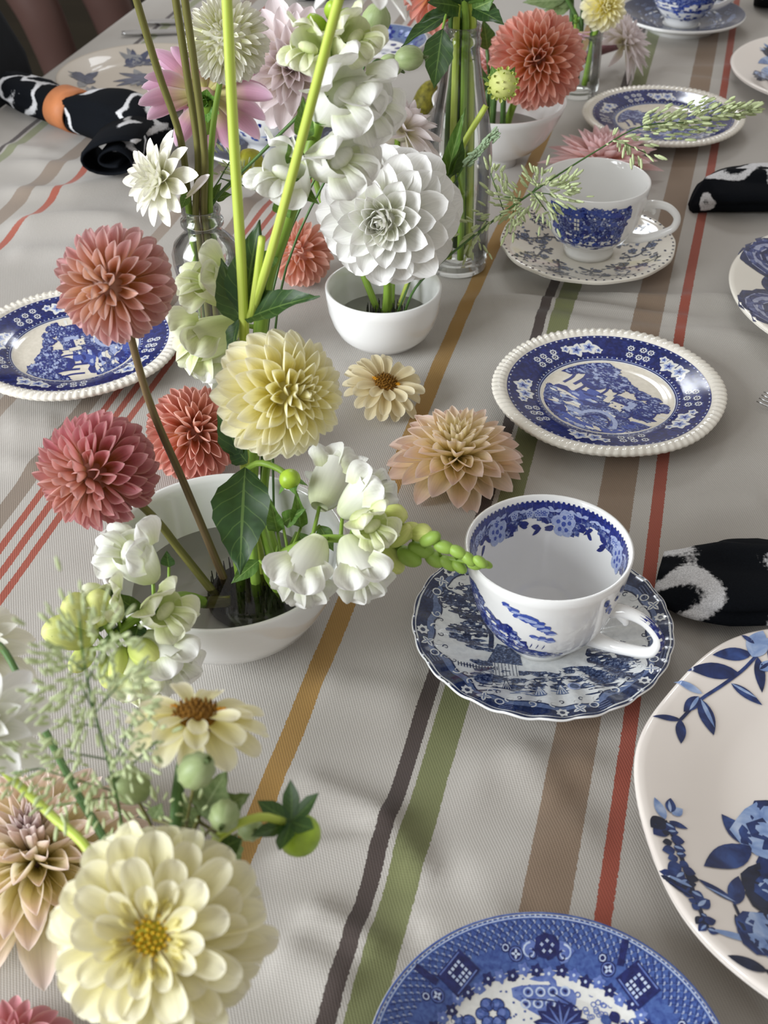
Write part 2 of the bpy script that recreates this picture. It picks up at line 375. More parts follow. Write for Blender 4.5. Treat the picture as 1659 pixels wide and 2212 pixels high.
# ------------------------------------------------------------------ printed decoration: flat ink shapes laid on the glaze
class Ink:
    def __init__(s): s.p = []
    def poly(s, pts, c, l=0): s.p.append(([(float(a[0]), float(a[1])) for a in pts], c, l))
    def stroke(s, pts, wd, c, l=0, n=None, taper=False):
        c3 = crom([V((a[0], a[1], 0)) for a in pts], n or max(2, 3*(len(pts)-1)))
        L, R = [], []
        for i, q in enumerate(c3):
            d = (c3[min(i+1, len(c3)-1)]-c3[max(i-1, 0)]).normalized(); nn = V((-d.y, d.x, 0))
            k = wd/2*((1-0.75*i/(len(c3)-1)) if taper else 1)
            L.append(q+nn*k); R.append(q-nn*k)
        for i in range(len(c3)-1): s.p.append(([(a.x, a.y) for a in (L[i], L[i+1], R[i+1], R[i])], c, l))
    def blob(s, x, y, r, c, l=0, rng=random, k=0.25, n=10, sx=1, sy=1, rot=0):
        pts = []
        for i in range(n):
            a = 2*PI*i/n; rr = r*(1+k*(rng.random()-0.5)*2); px, py = rr*math.cos(a)*sx, rr*math.sin(a)*sy
            pts.append((x+px*math.cos(rot)-py*math.sin(rot), y+px*math.sin(rot)+py*math.cos(rot)))
        s.poly(pts, c, l)
    def leaf(s, x, y, L, wd, a, c, l=0, n=7, bend=0.0):
        up_, dn = [], []
        for i in range(n+1):
            f = i/n; h = wd/2*math.sin(PI*f**0.85)**0.9 if 0 < f < 1 else 0; b = bend*L*f*f
            for lst, sg in ((up_, 1), (dn, -1)):
                px, py = L*f, sg*h+b
                lst.append((x+px*math.cos(a)-py*math.sin(a), y+px*math.sin(a)+py*math.cos(a)))
        for i in range(n): s.p.append(([up_[i], up_[i+1], dn[i+1], dn[i]], c, l))
    def flower(s, x, y, r, n, c, cc, l=0, a0=0.0, wd=0.75):
        for i in range(n): s.leaf(x, y, r, r*wd, a0+2*PI*i/n, c, l)
        s.blob(x, y, r*0.22, cc, l+1, k=0.05, n=7)
    def ring(s, x, y, r, wd, c, l=0, n=12):
        for i in range(n):
            a, b = 2*PI*i/n, 2*PI*(i+1)/n
            s.p.append(([(x+(r+k)*math.cos(q), y+(r+k)*math.sin(q)) for q, k in ((a, wd/2), (b, wd/2), (b, -wd/2), (a, -wd/2))], c, l))
    def band(s, r0, r1, c, l=0, n=96, a0=0, a1=2*PI, k=2):
        for i in range(n):
            a, b = a0+(a1-a0)*i/n, a0+(a1-a0)*(i+1)/n
            for j in range(k):
                ra, rb = r0+(r1-r0)*j/k, r0+(r1-r0)*(j+1)/k
                s.p.append(([(rb*math.cos(a), rb*math.sin(a)), (rb*math.cos(b), rb*math.sin(b)), (ra*math.cos(b), ra*math.sin(b)), (ra*math.cos(a), ra*math.sin(a))], c, l))
    def tree(s, x, y, sz, rng, dark, eng, light, l=0, ang=PI/2, clumps=9):
        ca, sa = math.cos(ang), math.sin(ang)
        def q(a, b): return x+b*ca*sz+a*sa*sz, y+b*sa*sz-a*ca*sz
        s.stroke([q(0, 0), q(0.05, 0.3), q(-0.03, 0.6)], sz*0.07, dark, l)
        for i in range(clumps):
            a, b = rng.uniform(-0.42, 0.42), rng.uniform(0.42, 1.0); r = sz*rng.uniform(0.13, 0.22)
            cx, cy = q(a, b); s.blob(cx, cy, r, dark, l+1, rng, 0.3, 14, 1.2, 0.75, ang-PI/2)
            cx, cy = q(a+0.02, b+0.05); s.blob(cx, cy, r*0.85, eng, l+2, rng, 0.3, 14, 1.2, 0.7, ang-PI/2)
            for k in range(5):
                cx, cy = q(a+rng.uniform(-.16, .16), b+rng.uniform(-.08, .12)); s.blob(cx, cy, r*0.2, light if k < 2 else dark, l+3, rng, 0.4, 6, 1.6, 0.8, ang-PI/2)
    def scroll(s, x, y, r, a, c, wd, l=0, turns=1.2, flip=1):
        pts = []
        for i in range(11):
            f = i/10; rr = r*(1-0.8*f); b = a+flip*2*PI*turns*f; pts.append((x+rr*math.cos(b), y+rr*math.sin(b)))
        s.stroke(pts, wd, c, l, 14, True)
    def build(s, name, mats, parent, world, mp, lift=0.00012, step=0.00004, maxlen=0.006):
        vs, fs, mi = [], [], []
        for k_, (pts, c, l) in enumerate(s.p):
            h = lift+step*l+(k_ % 64)*3e-7
            if len(pts) <= 4: ring = pts
            else:
                ring = pts
            o = len(vs)
            if len(ring) == 4:          # a quad follows the curved glaze in small cells
                e = max(math.dist(ring[i], ring[(i+1) % 4]) for i in range(4)); n = max(1, min(10, math.ceil(e/(maxlen*.5))))
                for j in range(n+1):
                    for i in range(n+1):
                        f, g_ = i/n, j/n; a, b = [(1-f)*(1-g_)*ring[0][k]+f*(1-g_)*ring[1][k]+f*g_*ring[2][k]+(1-f)*g_*ring[3][k] for k in (0, 1)]
                        vs.append(mp(a, b, h))
                for j in range(n):
                    for i in range(n): q = o+j*(n+1)+i; fs.append((q, q+1, q+n+2, q+n+1)); mi.append(c)
            elif len(ring) < 4:
                vs += [mp(a, b, h) for a, b in ring]; fs.append(tuple(range(o, o+len(ring)))); mi.append(c)
            else:
                n = len(ring); cx = sum(a for a, b in ring)/n; cy = sum(b for a, b in ring)/n
                rad = max(math.hypot(a-cx, b-cy) for a, b in ring); K = 1 if rad < maxlen else int(min(6, rad/maxlen+1))
                vs.append(mp(cx, cy, h))
                for k in range(1, K+1):
                    vs += [mp(cx+(a-cx)*k/K, cy+(b-cy)*k/K, h) for a, b in ring]
                for i in range(n): fs.append((o, o+1+i, o+1+(i+1) % n)); mi.append(c)
                for k in range(K-1):
                    b0 = o+1+k*n
                    for i in range(n): fs.append((b0+i, b0+n+i, b0+n+(i+1) % n, b0+(i+1) % n)); mi.append(c)
        me = mesh(name, vs, fs, None, True, mi)
        for m in mats: me.materials.append(m)
        o = link(name, me, parent, world); o['kind'] = 'stuff'; return o
def zprof(top):
    def f(r):
        for (r0, z0), (r1, z1) in zip(top, top[1:]):
            if r <= r1: return z0+(z1-z0)*(max(r, r0)-r0)/max(1e-9, r1-r0)
        return top[-1][1]
    return f
def dish(top, thick=0.0035, foot=None, fh=0.0035):
    """closed lathe profile from the upper surface (r rising), its underside and a foot ring"""
    R = top[-1][0]; foot = foot or R*0.55; z0 = top[0][1]
    und = [(R-0.0006, top[-1][1]-0.0016), (R-0.0025, top[-1][1]-0.0034)]
    for r, z in reversed(top[:-1]):
        if r > foot+0.003: und.append((r, z-thick))
    und += [(foot+0.002, max(z0-thick, 0.001)), (foot+0.001, 0.0), (foot-0.002, 0.0), (foot-0.003, 0.0016), (0.0001, 0.0016)]
    return [(max(r, 0.0001), z) for r, z in top]+und

# ------------------------------------------------------------------ inks
BL = ink('blue_dark_ink', [(0.35, '141f63'), (0.65, '1f2f86')], 500)
BM = ink('blue_mid_ink', [(0.3, '33469a'), (0.7, '4b60ad')], 700)
BP = ink('blue_pale_ink', [(0.3, '8d9cc9'), (0.7, 'b4bfdd')], 600)
BW = ink('white_ground', [(0.3, 'dcdcd8'), (0.7, 'e8e8e4')], 300)
BE = ink('blue_engraving', [(0.36, '18225a'), (0.48, '36468a'), (0.57, '6271a4'), (0.70, 'b6bccc')], 620, 4)
GE = ink('slate_engraving', [(0.36, '141d3a'), (0.50, '2e3d60'), (0.62, '5d6b88'), (0.76, 'b9bec6')], 640, 4)
GD = ink('slate_dark_ink', [(0.35, '121b38'), (0.65, '223155')], 500)
GM = ink('slate_mid_ink', [(0.3, '4a5a7c'), (0.7, '66769a')], 500)
GW = ink('grey_white_ground', [(0.3, 'c6c9ca'), (0.7, 'd8dad9')], 300)
CR = ink('cream_ground', [(0.3, 'd9d2c2'), (0.7, 'e6dfd0')], 300)
CB = ink('cobalt_band', [(0.35, '10184f'), (0.55, '182366'), (0.7, '26337c')], 300)
NV = ink('navy_wash', [(0.3, '121c3c'), (0.5, '1d2f63'), (0.7, '34508f')], 90, 4)
NL = ink('pale_blue_wash', [(0.3, '5773ab'), (0.5, '8ba3cd'), (0.7, 'b9c8e2')], 90, 4)
NB = ink('blackish_wash', [(0.3, '0f1424'), (0.7, '1f2a4a')], 90, 4)
INKS = [BL, BM, BP, BW, BE]          # 0 dark 1 mid 2 pale 3 white 4 engraved
def plate_map(zf, fz=None, scl=None):
    def m(x, y, h):
        r = math.hypot(x, y)
        if scl: r = r/(1+scl(r, math.atan2(y, x)))
        z = zf(r)
        if fz: z = fz(r, z, math.atan2(y, x))
        return (x, y, z+h)
    return m
def arc_pt(r, a): return (r*math.cos(a), r*math.sin(a))

# ------------------------------------------------------------------ fluted plates with a river landscape (three alike)
def fluted_plate(loc, rotz, label, R=0.085, seed=1):
    th = thing('fluted_plate', label, 'plate', (loc[0], loc[1], 0), 'fluted blue landscape plates', rotz)
    if 'fl' not in MT:
        top = [(0, .0065), (.015, .0065), (.03, .0066), (.042, .007), (.047, .0078), (.051, .0096), (.056, .0115), (.064, .0136), (.071, .0153), (.0744, .0162), (.0752, .0172), (.0775, .0182), (.080, .0184), (.0825, .0182), (.0842, .0176), (.0851, .0166)]
        zf = zprof(top); MT['flz'] = zf
        def fz(r, z, a):
            if r > .0752 and z > zf(r)-0.0005: z += 0.0006*math.sin(a*92+ (r-.075)*260)*min(1, (r-.0752)/.002)
            return z
        def fr(r, z, a): return r*(1+0.006*math.cos(6*a)*max(0, (r-.06)/.025)) + (0.00035*math.sin(a*92+(r-.075)*260) if r > .0825 else 0)
        vs, fs = lathe_data(dish(top, .0032, .046), 368, fr, fz); MT['fl'] = mesh('fluted_plate_body', vs, fs)
    wd = W[th]
    body = link('plate_body', MT['fl'], th, wd, MT['cream_glaze'])
    if 'flp' in MT: link('printed_pattern', MT['flp'], th, wd); return th
    I = Ink(); rng = random.Random(seed)
    I.band(.0488, .0742, 5, 0, 96, k=4)
    I.band(.0735, .0742, 0, 1, 120, k=1); I.band(.0488, .0496, 3, 1, 96, k=1); I.band(.0505, .0510, 2, 1, 96, k=1)
    for i in range(88):
        a = 2*PI*i/88
        for r0, s in ((.0727, .0011), (.0520, .0009)):
            I.poly([arc_pt(r0, a-.014), arc_pt(r0+s*1.3, a), arc_pt(r0, a+.014), arc_pt(r0-s*.4, a)], 2 if i % 2 else 3, 1)
    for k, a in enumerate([math.radians(x) for x in (100, 28, -40, -112, 176)]):
        for j, (da, dr, s) in enumerate([(-.085, .0005, .0078), (.085, -.001, .0074), (.21, .002, .0042), (-.20, -.003, .0036)]):
            x, y = arc_pt(.0618+dr, a+da)
            for i in range(5): I.leaf(x, y, s, s*.74, rng.random()*.3+2*PI*i/5+k, 3, 2)
            for i in range(5): I.leaf(x, y, s*.62, s*.42, rng.random()*.2+2*PI*i/5+k, 2, 3)
            for i in range(5): I.leaf(x, y, s*.4, s*.12, 2*PI*i/5+k+.1, 1, 4)
            I.blob(x, y, s*.16, 0, 5, k=.1, n=6)
        for j in range(6):
            da = math.radians(17+5.4*(j//2)*1.35+rng.uniform(-1, 1)); r = .0585+.0062*(j % 2)+rng.uniform(-.0012, .0012)
            x, y = arc_pt(r, a+da+.1); I.ring(x, y, .0021, .0009, 3, 2, 10)
            for i in range(8): I.blob(x+.0028*math.cos(i*PI/4), y+.0028*math.sin(i*PI/4), .0005, 2, 2, k=.1, n=5)
            I.blob(x, y, .0007, 3, 2, k=.1, n=6)
        for j in range(9):
            da = rng.uniform(-.4, .55); x, y = arc_pt(rng.uniform(.055, .071), a+da); I.leaf(x, y, .004, .0017, rng.uniform(0, 6.3), 0, 1)
    # landscape: cream sky, banks, river, bridge, trees and house; 'up' of the picture leans to the right
    I.band(0.0002, .0488, 6, 0, 72, k=6)
    up_a = math.radians(52); cu, su = math.cos(up_a), math.sin(up_a); RC = .0478
    def q(a, b): return (b*cu+a*su)*RC, (b*su-a*cu)*RC
    def clip(a, b):
        d = math.hypot(a, b); return q(a/d*.995, b/d*.995) if d > .995 else q(a, b)
    def clipblob(a, b, r, c, l, k=.3, sx=1.3, sy=.7, n=12):
        pts = []
        for i in range(n):
            t_ = 2*PI*i/n; rr = r*(1+k*rng.uniform(-1, 1)); pts.append(clip(a+rr*sx*math.cos(t_), b+rr*sy*math.sin(t_)))
        I.poly(pts, c, l)
    for i in range(70):
        a = rng.uniform(-1, 1); b = rng.uniform(-1, .12-.25*a*a)
        clipblob(a, b, rng.uniform(.1, .2), rng.choice((4, 4, 4, 0, 1)), 1)
    for i in range(26):
        f = i/25; clipblob(-.9+1.25*f, -.25-.5*f+.12*math.sin(f*7), .06+.05*f, rng.choice((2, 2, 4, 6)), 2, .2, 1.9, .5)
    for i in range(60):
        a = rng.uniform(-.95, .95); b = rng.uniform(-.95, .0); clipblob(a, b, rng.uniform(.03, .06), rng.choice((0, 0, 2, 3, 1)), 3, .4, 1.6, .6, 7)
    for a, b, s in [(-.62, .05, .95), (-.78, .0, .8), (-.3, .12, .8), (-.5, -.1, .9), (-.15, .0, .7), (.62, -.22, .72), (.8, -.15, .5), (.05, .1, .45), (.35, -.2, .42), (.5, -.35, .6)]:
        x, y = q(a, b)
        if math.hypot(a, b+s*.9) < 1.25: 
            I2 = Ink(); I2.tree(x, y, s*RC*.92, rng, 0, 4, 2, 3, up_a, 8)
            for pts, c, l in I2.p:
                I.poly([(px*min(1, RC*.99/max(1e-6, math.hypot(px, py))), py*min(1, RC*.99/max(1e-6, math.hypot(px, py)))) for px, py in pts], c, l)
    I.stroke([q(-.15, -.62), q(0, -.42), q(.2, -.38), q(.42, -.5), q(.5, -.68)], .0035, 2, 6)
    I.stroke([q(-.06, -.66), q(.06, -.5), q(.2, -.46), q(.34, -.54), q(.38, -.68)], .0016, 0, 7)
    for (a, b, w_, h_, c) in [(.12, -.18, .2, .16, 6), (.32, -.12, .14, .24, 2), (-.02, -.1, .1, .2, 6), (.12, -.02, .24, .06, 0)]:
        I.poly([q(a, b), q(a+w_, b), q(a+w_, b+h_), q(a, b+h_)], c, 7)
    for i in range(6): I.blob(*q(.05+.08*i, -.12+.05*(i % 2)), .0009, 0, 8, rng, .2, 5)
    p = I.build('printed_pattern', INKS+[CB, CR], th, wd, plate_map(MT['flz'])); MT['flp'] = p.data
    return th
fluted_plate((.1663, .7736), 0.0, 'fluted cream-rimmed blue landscape plate beside the cup-and-saucer with the dark scalloped edge')
fluted_plate((.304, 1.3036), 0.9, 'fluted cream-rimmed blue landscape plate lying under the grass plume')
fluted_plate((-.2415, .8545), 2.6, 'fluted cream-rimmed blue landscape plate behind the dusty rose ball dahlia')

# ------------------------------------------------------------------ cups and saucers
def cup(loc, z0, prof_out, wall, label, haz, ph, in_ink=None, out_ink=None, inks=None, mat='white_glaze', hscale=1.0, handle_ink=None, group=None, name='teacup', zs=1.0):
    """prof_out: outer profile (r,z) from the foot up to the rim"""
    th = thing(name, label, 'cup', (loc[0], loc[1], z0), group)
    prof_out = [(r, z*zs) for r, z in prof_out]; ph = (ph[0]*zs, ph[1]*zs)
    wd = W[th]; R, Hc = prof_out[-1]
    inner = [(max(r-wall, .0001), z+(.0 if i else 0)) for i, (r, z) in enumerate(prof_out) if z > .010]
    inner = [(R-.0012, Hc+.0006), (R-.0022, Hc-.0004)]+[(r, z) for r, z in reversed(inner[:-1])]
    inner += [(inner[-1][0]*.75, .0085), (inner[-1][0]*.4, .0075), (.0001, .0072)]
    f0 = prof_out[0][0]
    pr = prof_out+inner+[]
    pr = [(.0001, .0022), (f0-.004, .0022), (f0-.0025, 0.0)]+pr
    vs, fs = lathe_data(pr, 72, closed=False)
    body = link('cup_body', mesh('cup_body', vs, fs), th, wd, MT[mat])
    rz = [(z, r) for r, z in prof_out]; fo = zprof(rz)
    fi = zprof(sorted([(z, r) for r, z in inner if z > .009]))
    # handle: an ear with a thumb spur
    er = V((math.cos(haz), math.sin(haz), 0)); zt, zb = ph
    def hp(d, z): return V((0, 0, 0)) + er*d + V((0, 0, z))
    rt_, rb_ = fo(zt), fo(zb); s = hscale
    pts = [hp(rt_-.002, zt-.001), hp(rt_+.007*s, zt+.0015), hp(rt_+.0165*s, zt), hp(rt_+.0235*s, zt-.007), hp(rt_+.0240*s, zt-.0145), hp(rt_+.0195*s, zt-.0215), hp((rt_+rb_)/2+.0085*s, zb+.0015), hp(rb_-.0015, zb+.0005)]
    vs, fs, uv = tube_data(pts, [.0046, .0037, .0033, .0032, .0032, .0033, .0038, .0052], 12, 42)
    vs = [v for v in vs]
    h = link('handle', mesh('handle', vs, fs, uv), th, wd, MT[mat])
    d2 = tube_data([hp(rt_+.002, zt+.0006), hp(rt_+.006*s, zt-.004), hp(rt_+.0065*s, zt-.0075)], [.0042, .0030, .0016], 10, 10)
    link('spur', mesh('spur', *d2), h, wd, MT[mat])
    def om(x, y, hh): y *= zs; r = fo(y)+hh; return (r*math.cos(x), r*math.sin(x), y)
    def im(x, y, hh): y *= zs; r = fi(y)-hh; return (r*math.cos(x), r*math.sin(x), y)
    if out_ink: out_ink.build('outer_print', inks or INKS, body, wd, om, .00016, .00004, 1.0)
    if in_ink: in_ink.build('inner_print', inks or INKS, body, wd, im, .00020, .00005, 1.0)
    if handle_ink:
        I = Ink(); c = crom(pts, 42)
        vs, fs, mi = [], [], []
        for i in range(9, 28):
            p, tt = c[i], (c[i+1]-c[i-1]).normalized(); b = er.cross(V((0, 0, 1))); nn = tt.cross(b)
            if nn.dot(p-hp(rt_, (zt+zb)/2)) < 0: nn = -nn
            for k in (-1, -.5, 0, .5, 1): a = k*0.95; vs.append(p+(nn*math.cos(a)+b*math.sin(a))*.00335)
        for i in range(18):
            for k in range(4): fs.append((i*5+k, i*5+k+1, i*5+6+k, i*5+5+k)); mi.append(0 if (i+k) % 3 else (3 if i % 2 else 4))
        me = mesh('handle_print', vs, fs, None, True, mi)
        for m in INKS: me.materials.append(m)
        link('handle_print', me, h, wd)
    return th, fo
R_ = math.radians
def cloud(I, a, z, wa, wz, c, l, rng):
    I.blob(a, z, 1, c, l, rng, .25, 14, wa, wz)
# cup B
rng = random.Random(5); IO, II = Ink(), Ink()
prB = [(.0195, .0), (.0203, .0028), (.0222, .0052), (.0278, .0100), (.0332, .0162), (.0378, .0235), (.0410, .0318), (.0433, .0405), (.0450, .049), (.0462, .0565), (.0469, .0618)]
HB = .0618
for i in range(52):
    f = (i % 26)/25; a = R_(-166+50*f+rng.uniform(-4, 4)); z = rng.uniform(.017, .053-.026*f); cloud(IO, a, z, rng.uniform(.11, .17), rng.uniform(.0035, .0055), rng.choice((0, 4, 4, 0)), 1, rng)
for i in range(70):
    f = rng.random(); a = R_(-166+52*f); z = rng.uniform(.018, .052-.024*f); cloud(IO, a, z, .045, .0012, rng.choice((0, 2, 3, 1)), 3, rng)
IO.stroke([(R_(-150), .016), (R_(-149), .026), (R_(-153), .036)], .025, 0, 2)
for a, z, s in [(-120, .0515, 1), (-115, .0490, 1.2), (-109, .0480, 1.3), (-103, .0455, 1.2), (-98, .0425, 1.1), (-93, .0395, .9), (-126, .0535, .7), (-99, .0345, .8), (-93, .0335, .9), (-105, .0352, .7)]:
    cloud(IO, R_(a), z, .085*s, .0020*s, 1, 1, rng); cloud(IO, R_(a+1.5), z-.001, .06*s, .0009*s, 2, 2, rng)
for a, z, s in [(-52, .052, 1), (-48, .047, 1), (-44, .043, .8), (-40, .05, .7), (-36, .0545, .8), (-30, .051, .9), (-24, .045, .9)]:
    cloud(IO, R_(a), z, .05*s, .0026*s, rng.choice((1, 4)), 1, rng)
for i in range(64):
    f = rng.random(); a = R_(-150+68*f); z = rng.uniform(.0120, .0235-.004*f); cloud(IO, a, z, rng.uniform(.07, .15), rng.uniform(.0010, .0020), rng.choice((0, 4, 4, 1, 0)), 1, rng)
for i in range(30):
    a = R_(-148+66*rng.random()); cloud(IO, a, rng.uniform(.013, .021), .030, .0005, rng.choice((3, 2, 0)), 2, rng)
for i in range(5): IO.stroke([(R_(-118+5*i), .0195), (R_(-116+5*i), .0235)], .012, 0, 2)
n = 90
for i in range(n):
    a, b = 2*PI*i/n, 2*PI*(i+1)/n
    dz = .0035*math.sin(a*7)+.002*math.sin(a*13+1)
    for k in range(4):
        z0_, z1_ = .0588-(.0125+dz)*k/4, .0588-(.0125+dz)*(k+1)/4
        II.poly([(a, z0_), (b, z0_), (b, z1_), (a, z1_)], 0 if k < 2 else 4, 1)
    II.blob(a, .0588, 1, 0, 1, rng, .1, 6, .022, .0011)
for i in range(16):
    a = 2*PI*i/16+.1; II.stroke([(a, .0555), (a+.12, .0540), (a+.25, .0552), (a+.36, .0535)], .0011, 2, 2)
    for k in range(3): II.leaf(a+.1*k, .0548, .085, .0022, rng.uniform(-.02, .02), 2, 2); II.leaf(a+.1*k, .054, .0025, .05, PI/2+.2, 2, 2)
def cflower(I, a, z, s, c, cc, l, asp=22):
    for i in range(5):
        t_ = 2*PI*i/5+.3; I.blob(a+.0036*s*asp*math.cos(t_), z+.0036*s*math.sin(t_), 1, c, l, rng, .12, 9, .0030*s*asp, .0030*s)
        I.blob(a+.0030*s*asp*math.cos(t_), z+.0030*s*math.sin(t_), 1, cc, l+1, rng, .12, 6, .0011*s*asp, .0011*s)
    I.blob(a, z, 1, 1, l+2, rng, .1, 7, .0012*s*asp, .0012*s)
for a in (70, 10, 128, -40, 190, 240, -75):
    cflower(II, R_(a), .0475, 1.25, 2, 1, 3)
    for k in range(9):
        II.leaf(R_(a+(-22 if k % 2 else 14)+rng.uniform(-8, 8)), .0475+rng.uniform(-.004, .003), .13, .0032, rng.uniform(-.025, .025), 0, 2, bend=rng.uniform(-.02, .02))
for i in range(24):
    a = rng.uniform(0, 6.28); cflower(II, a, .0525, .42, 2, 1, 3)
cup((.0902, .5232), .0062, [(r*.984, z) for r, z in prB], .0028, 'white teacup with blue flower band inside, on the dark-edged scalloped saucer', R_(-33), (.038, .0135), II, IO, None, 'white_glaze', 1.12, True, 'blue and white teacups', zs=1.147)
# saucer B
th = thing('scalloped_saucer', 'scalloped swirl-fluted saucer with a dark slate-blue scroll border and village scene', 'saucer', (.0905, .5245, 0), 'teacup saucers')
topB = [(0, .0055), (.012, .0055), (.019, .0056), (.0215, .0064), (.026, .0066), (.035, .0078), (.044, .0098), (.053, .0123), (.062, .0150), (.069, .0170), (.0735, .0182), (.0752, .0180)]
zB = zprof(topB)
def fzB(r, z, a):
    k = max(0, min(1, (r-.026)/.02))
    return z + .0005*k*math.sin(24*a+(r/.075)*3.2)
def frB(r, z, a): return r*(1+(.011*abs(math.sin(12*a+1.6))-.006)*max(0, (r-.05)/.025))
bd = lathe('saucer_body', dish(topB, .003, .040), 288, MT['white_glaze'], th, W[th], frB, fzB)
I = Ink(); rng = random.Random(8)
I.band(.0002, .0735, 3, 0, 120, k=9)
for i in range(144):
    a, b = 2*PI*i/144, 2*PI*(i+1)/144
    def ri(x): return .0622+.0022*math.sin(8*x)+.0012*math.sin(19*x)
    for k in range(3):
        q4 = []
        for (x, f) in ((a, k/3), (b, k/3), (b, (k+1)/3), (a, (k+1)/3)):
            ro = .0745*(1+(.011*abs(math.sin(12*x+1.6))-.006)); r = ri(x)+(ro-ri(x))*f; q4.append(arc_pt(r, x))
        I.poly(q4, 5 if k else 6, 1)
    I.stroke([arc_pt(ri(a), a), arc_pt(ri(b), b)], .0009, 5, 3, 2)
for i in range(32):
    a = 2*PI*i/32; x, y = arc_pt(.0614, a)
    I.scroll(x, y, .0030, a, 3, .0010, 4, 1.1, 1 if i % 2 else -1); I.scroll(*arc_pt(.0585, a+.07), .0018, a, 5, .0007, 4, 1.0, -1 if i % 2 else 1)
    if i % 4 == 0:
        x, y = arc_pt(.0692, a+.05); I.flower(x, y, .0038, 7, 3, 5, 4, wd=.7); I.ring(x, y, .0012, .0006, 5, 6, 8)
    if i % 4 == 2:
        for j in range(12):
            for k in range(4): I.poly([arc_pt(.0660+.0018*k+s1, a-.05+.009*j+s2) for s1, s2 in ((0, -.0022), (.0004, 0), (0, .0022), (-.0004, 0))], 2, 4)
    if i % 4 == 1:
        for j in range(4): I.leaf(*arc_pt(.068, a), .0045, .0026, a+2*PI*j/4+.4, 3, 4); I.leaf(*arc_pt(.068, a), .0035, .0008, a+2*PI*j/4+.4, 6, 5)
        I.ring(*arc_pt(.0665, a+.13), .0024, .0008, 3, 4, 10); I.blob(*arc_pt(.0665, a+.13), .0016, 4, 4, rng)
# village scene: trees and cottage on one side, figures in front
gx = .0
for i in range(60):
    f = rng.random(); x = -.042+.088*f; y = -.050+.018*rng.random()-.010*(1-abs(2*f-1))+.010; I.blob(x, y, rng.uniform(.003, .006), 4, 1, rng, .3, 10, 1.9, .45)
for i in range(40):
    x = rng.uniform(-.038, .040); y = rng.uniform(-.053, -.034); I.blob(x, y, .0022, rng.choice((5, 5, 3, 6)), 2, rng, .3, 7, 2.2, .3)
for i in range(20):
    x = rng.uniform(-.052, -.030); y = rng.uniform(-.012, .006); I.blob(x, y, .003, 4, 1, rng, .3, 8, 1.6, .5)
I.tree(-.030, -.010, .042, rng, 5, 4, 3, 2, R_(95), 12); I.tree(-.042, -.012, .022, rng, 5, 4, 3, 2, R_(95), 6); I.tree(.036, -.032, .022, rng, 5, 4, 3, 2, R_(85), 7)
I.poly([(-.030, -.034), (-.016, -.034), (-.016, -.022), (-.030, -.022)], 3, 3); I.poly([(-.033, -.022), (-.026, -.006), (-.014, -.010), (-.013, -.024)], 4, 4)
for i in range(7): I.stroke([(-.029+.002*i, -.034), (-.029+.002*i, -.022)], .0004, 5, 4)
for i in range(14): I.stroke([(-.050+.0017*i, -.030), (-.050+.0017*i, -.0265)], .0006, 5, 3)
I.stroke([(-.050, -.028), (-.028, -.028)], .0005, 5, 3)
for x, y, s, c in [(-.024, -.040, .8, 5), (-.006, -.043, 1, 6), (.006, -.042, 1, 6), (-.031, -.042, .5, 5)]:
    I.poly([(x-.0035*s, y-.009*s), (x+.0035*s, y-.009*s), (x+.001*s, y), (x-.001*s, y)], c, 5); I.poly([(x-.0014*s, y), (x+.0014*s, y), (x+.001*s, y+.0045*s), (x-.001*s, y+.0045*s)], 5, 6)
    I.blob(x, y+.0058*s, .0012*s, 3, 6, rng, .1); I.blob(x, y+.0066*s, .0016*s, 5, 7, rng, .1, 7, 1.2, .45)
    for k in range(4): I.stroke([(x, y), (x-.0027*s+.0018*s*k, y-.0085*s)], .0004, 3, 6)
I.stroke([(-.021, -.042), (-.014, -.0435)], .0016, 5, 5); I.ring(.0135, -.044, .0032, .0011, 2, 5, 12); I.blob(.0135, -.044, .0028, 6, 5, rng, .05)
I.build('printed_scene', [BL, BM, BP, GW, GE, GD, GM], th, W[th], plate_map(zB, fzB), .00028, .00005)
# cup C
rng = random.Random(11); IO = Ink()
for i in range(24):
    for k in range(5): IO.poly([(R_(-150+3.8*(i+x)), .0225+.0075*(k+y)) for x, y in ((0, 0), (1, 0), (1, 1), (0, 1))], 4 if k < 4 else 1, 0)
prC = [(.0215, .0), (.0222, .004), (.0228, .0095), (.0262, .0125), (.0320, .0175), (.0370, .0245), (.0405, .033), (.0430, .042), (.0452, .052), (.0464, .0605), (.0470, .0672)]
for i in range(150):
    f = rng.random(); a = R_(-150+92*f); z = rng.uniform(.021, .060); 
    cloud(IO, a, z, rng.uniform(.03, .08), rng.uniform(.0015, .003), rng.choice((4, 4, 0, 1, 1)), 1, rng)
for i in range(120):
    a = R_(-146+86*rng.random()); z = rng.uniform(.023, .060); cloud(IO, a, z, .022, .0009, rng.choice((0, 0, 2, 3, 1, 2)), 2, rng)
for i in range(24):
    a = R_(-150+88*rng.random()); z = rng.uniform(.0185, .0235); cloud(IO, a, z, .13, .0006, rng.choice((0, 1, 4, 2)), 3, rng)
IO.poly([(R_(-122), .032), (R_(-104), .032), (R_(-104), .055), (R_(-122), .055)], 1, 4); IO.poly([(R_(-124), .055), (R_(-103), .055), (R_(-106), .061), (R_(-120), .061)], 4, 4)
for i in range(2):
    for k in range(3): IO.poly([(R_(-119+3.4*i), .039+.0042*k), (R_(-116.6+3.4*i), .039+.0042*k), (R_(-116.6+3.4*i), .0420+.0042*k), (R_(-119+3.4*i), .0420+.0042*k)], 3, 5)
IO.stroke([(R_(-112), .034), (R_(-106), .0375), (R_(-101), .033)], .003, 0, 5); IO.stroke([(R_(-108), .032), (R_(-101), .035)], .002, 3, 6)
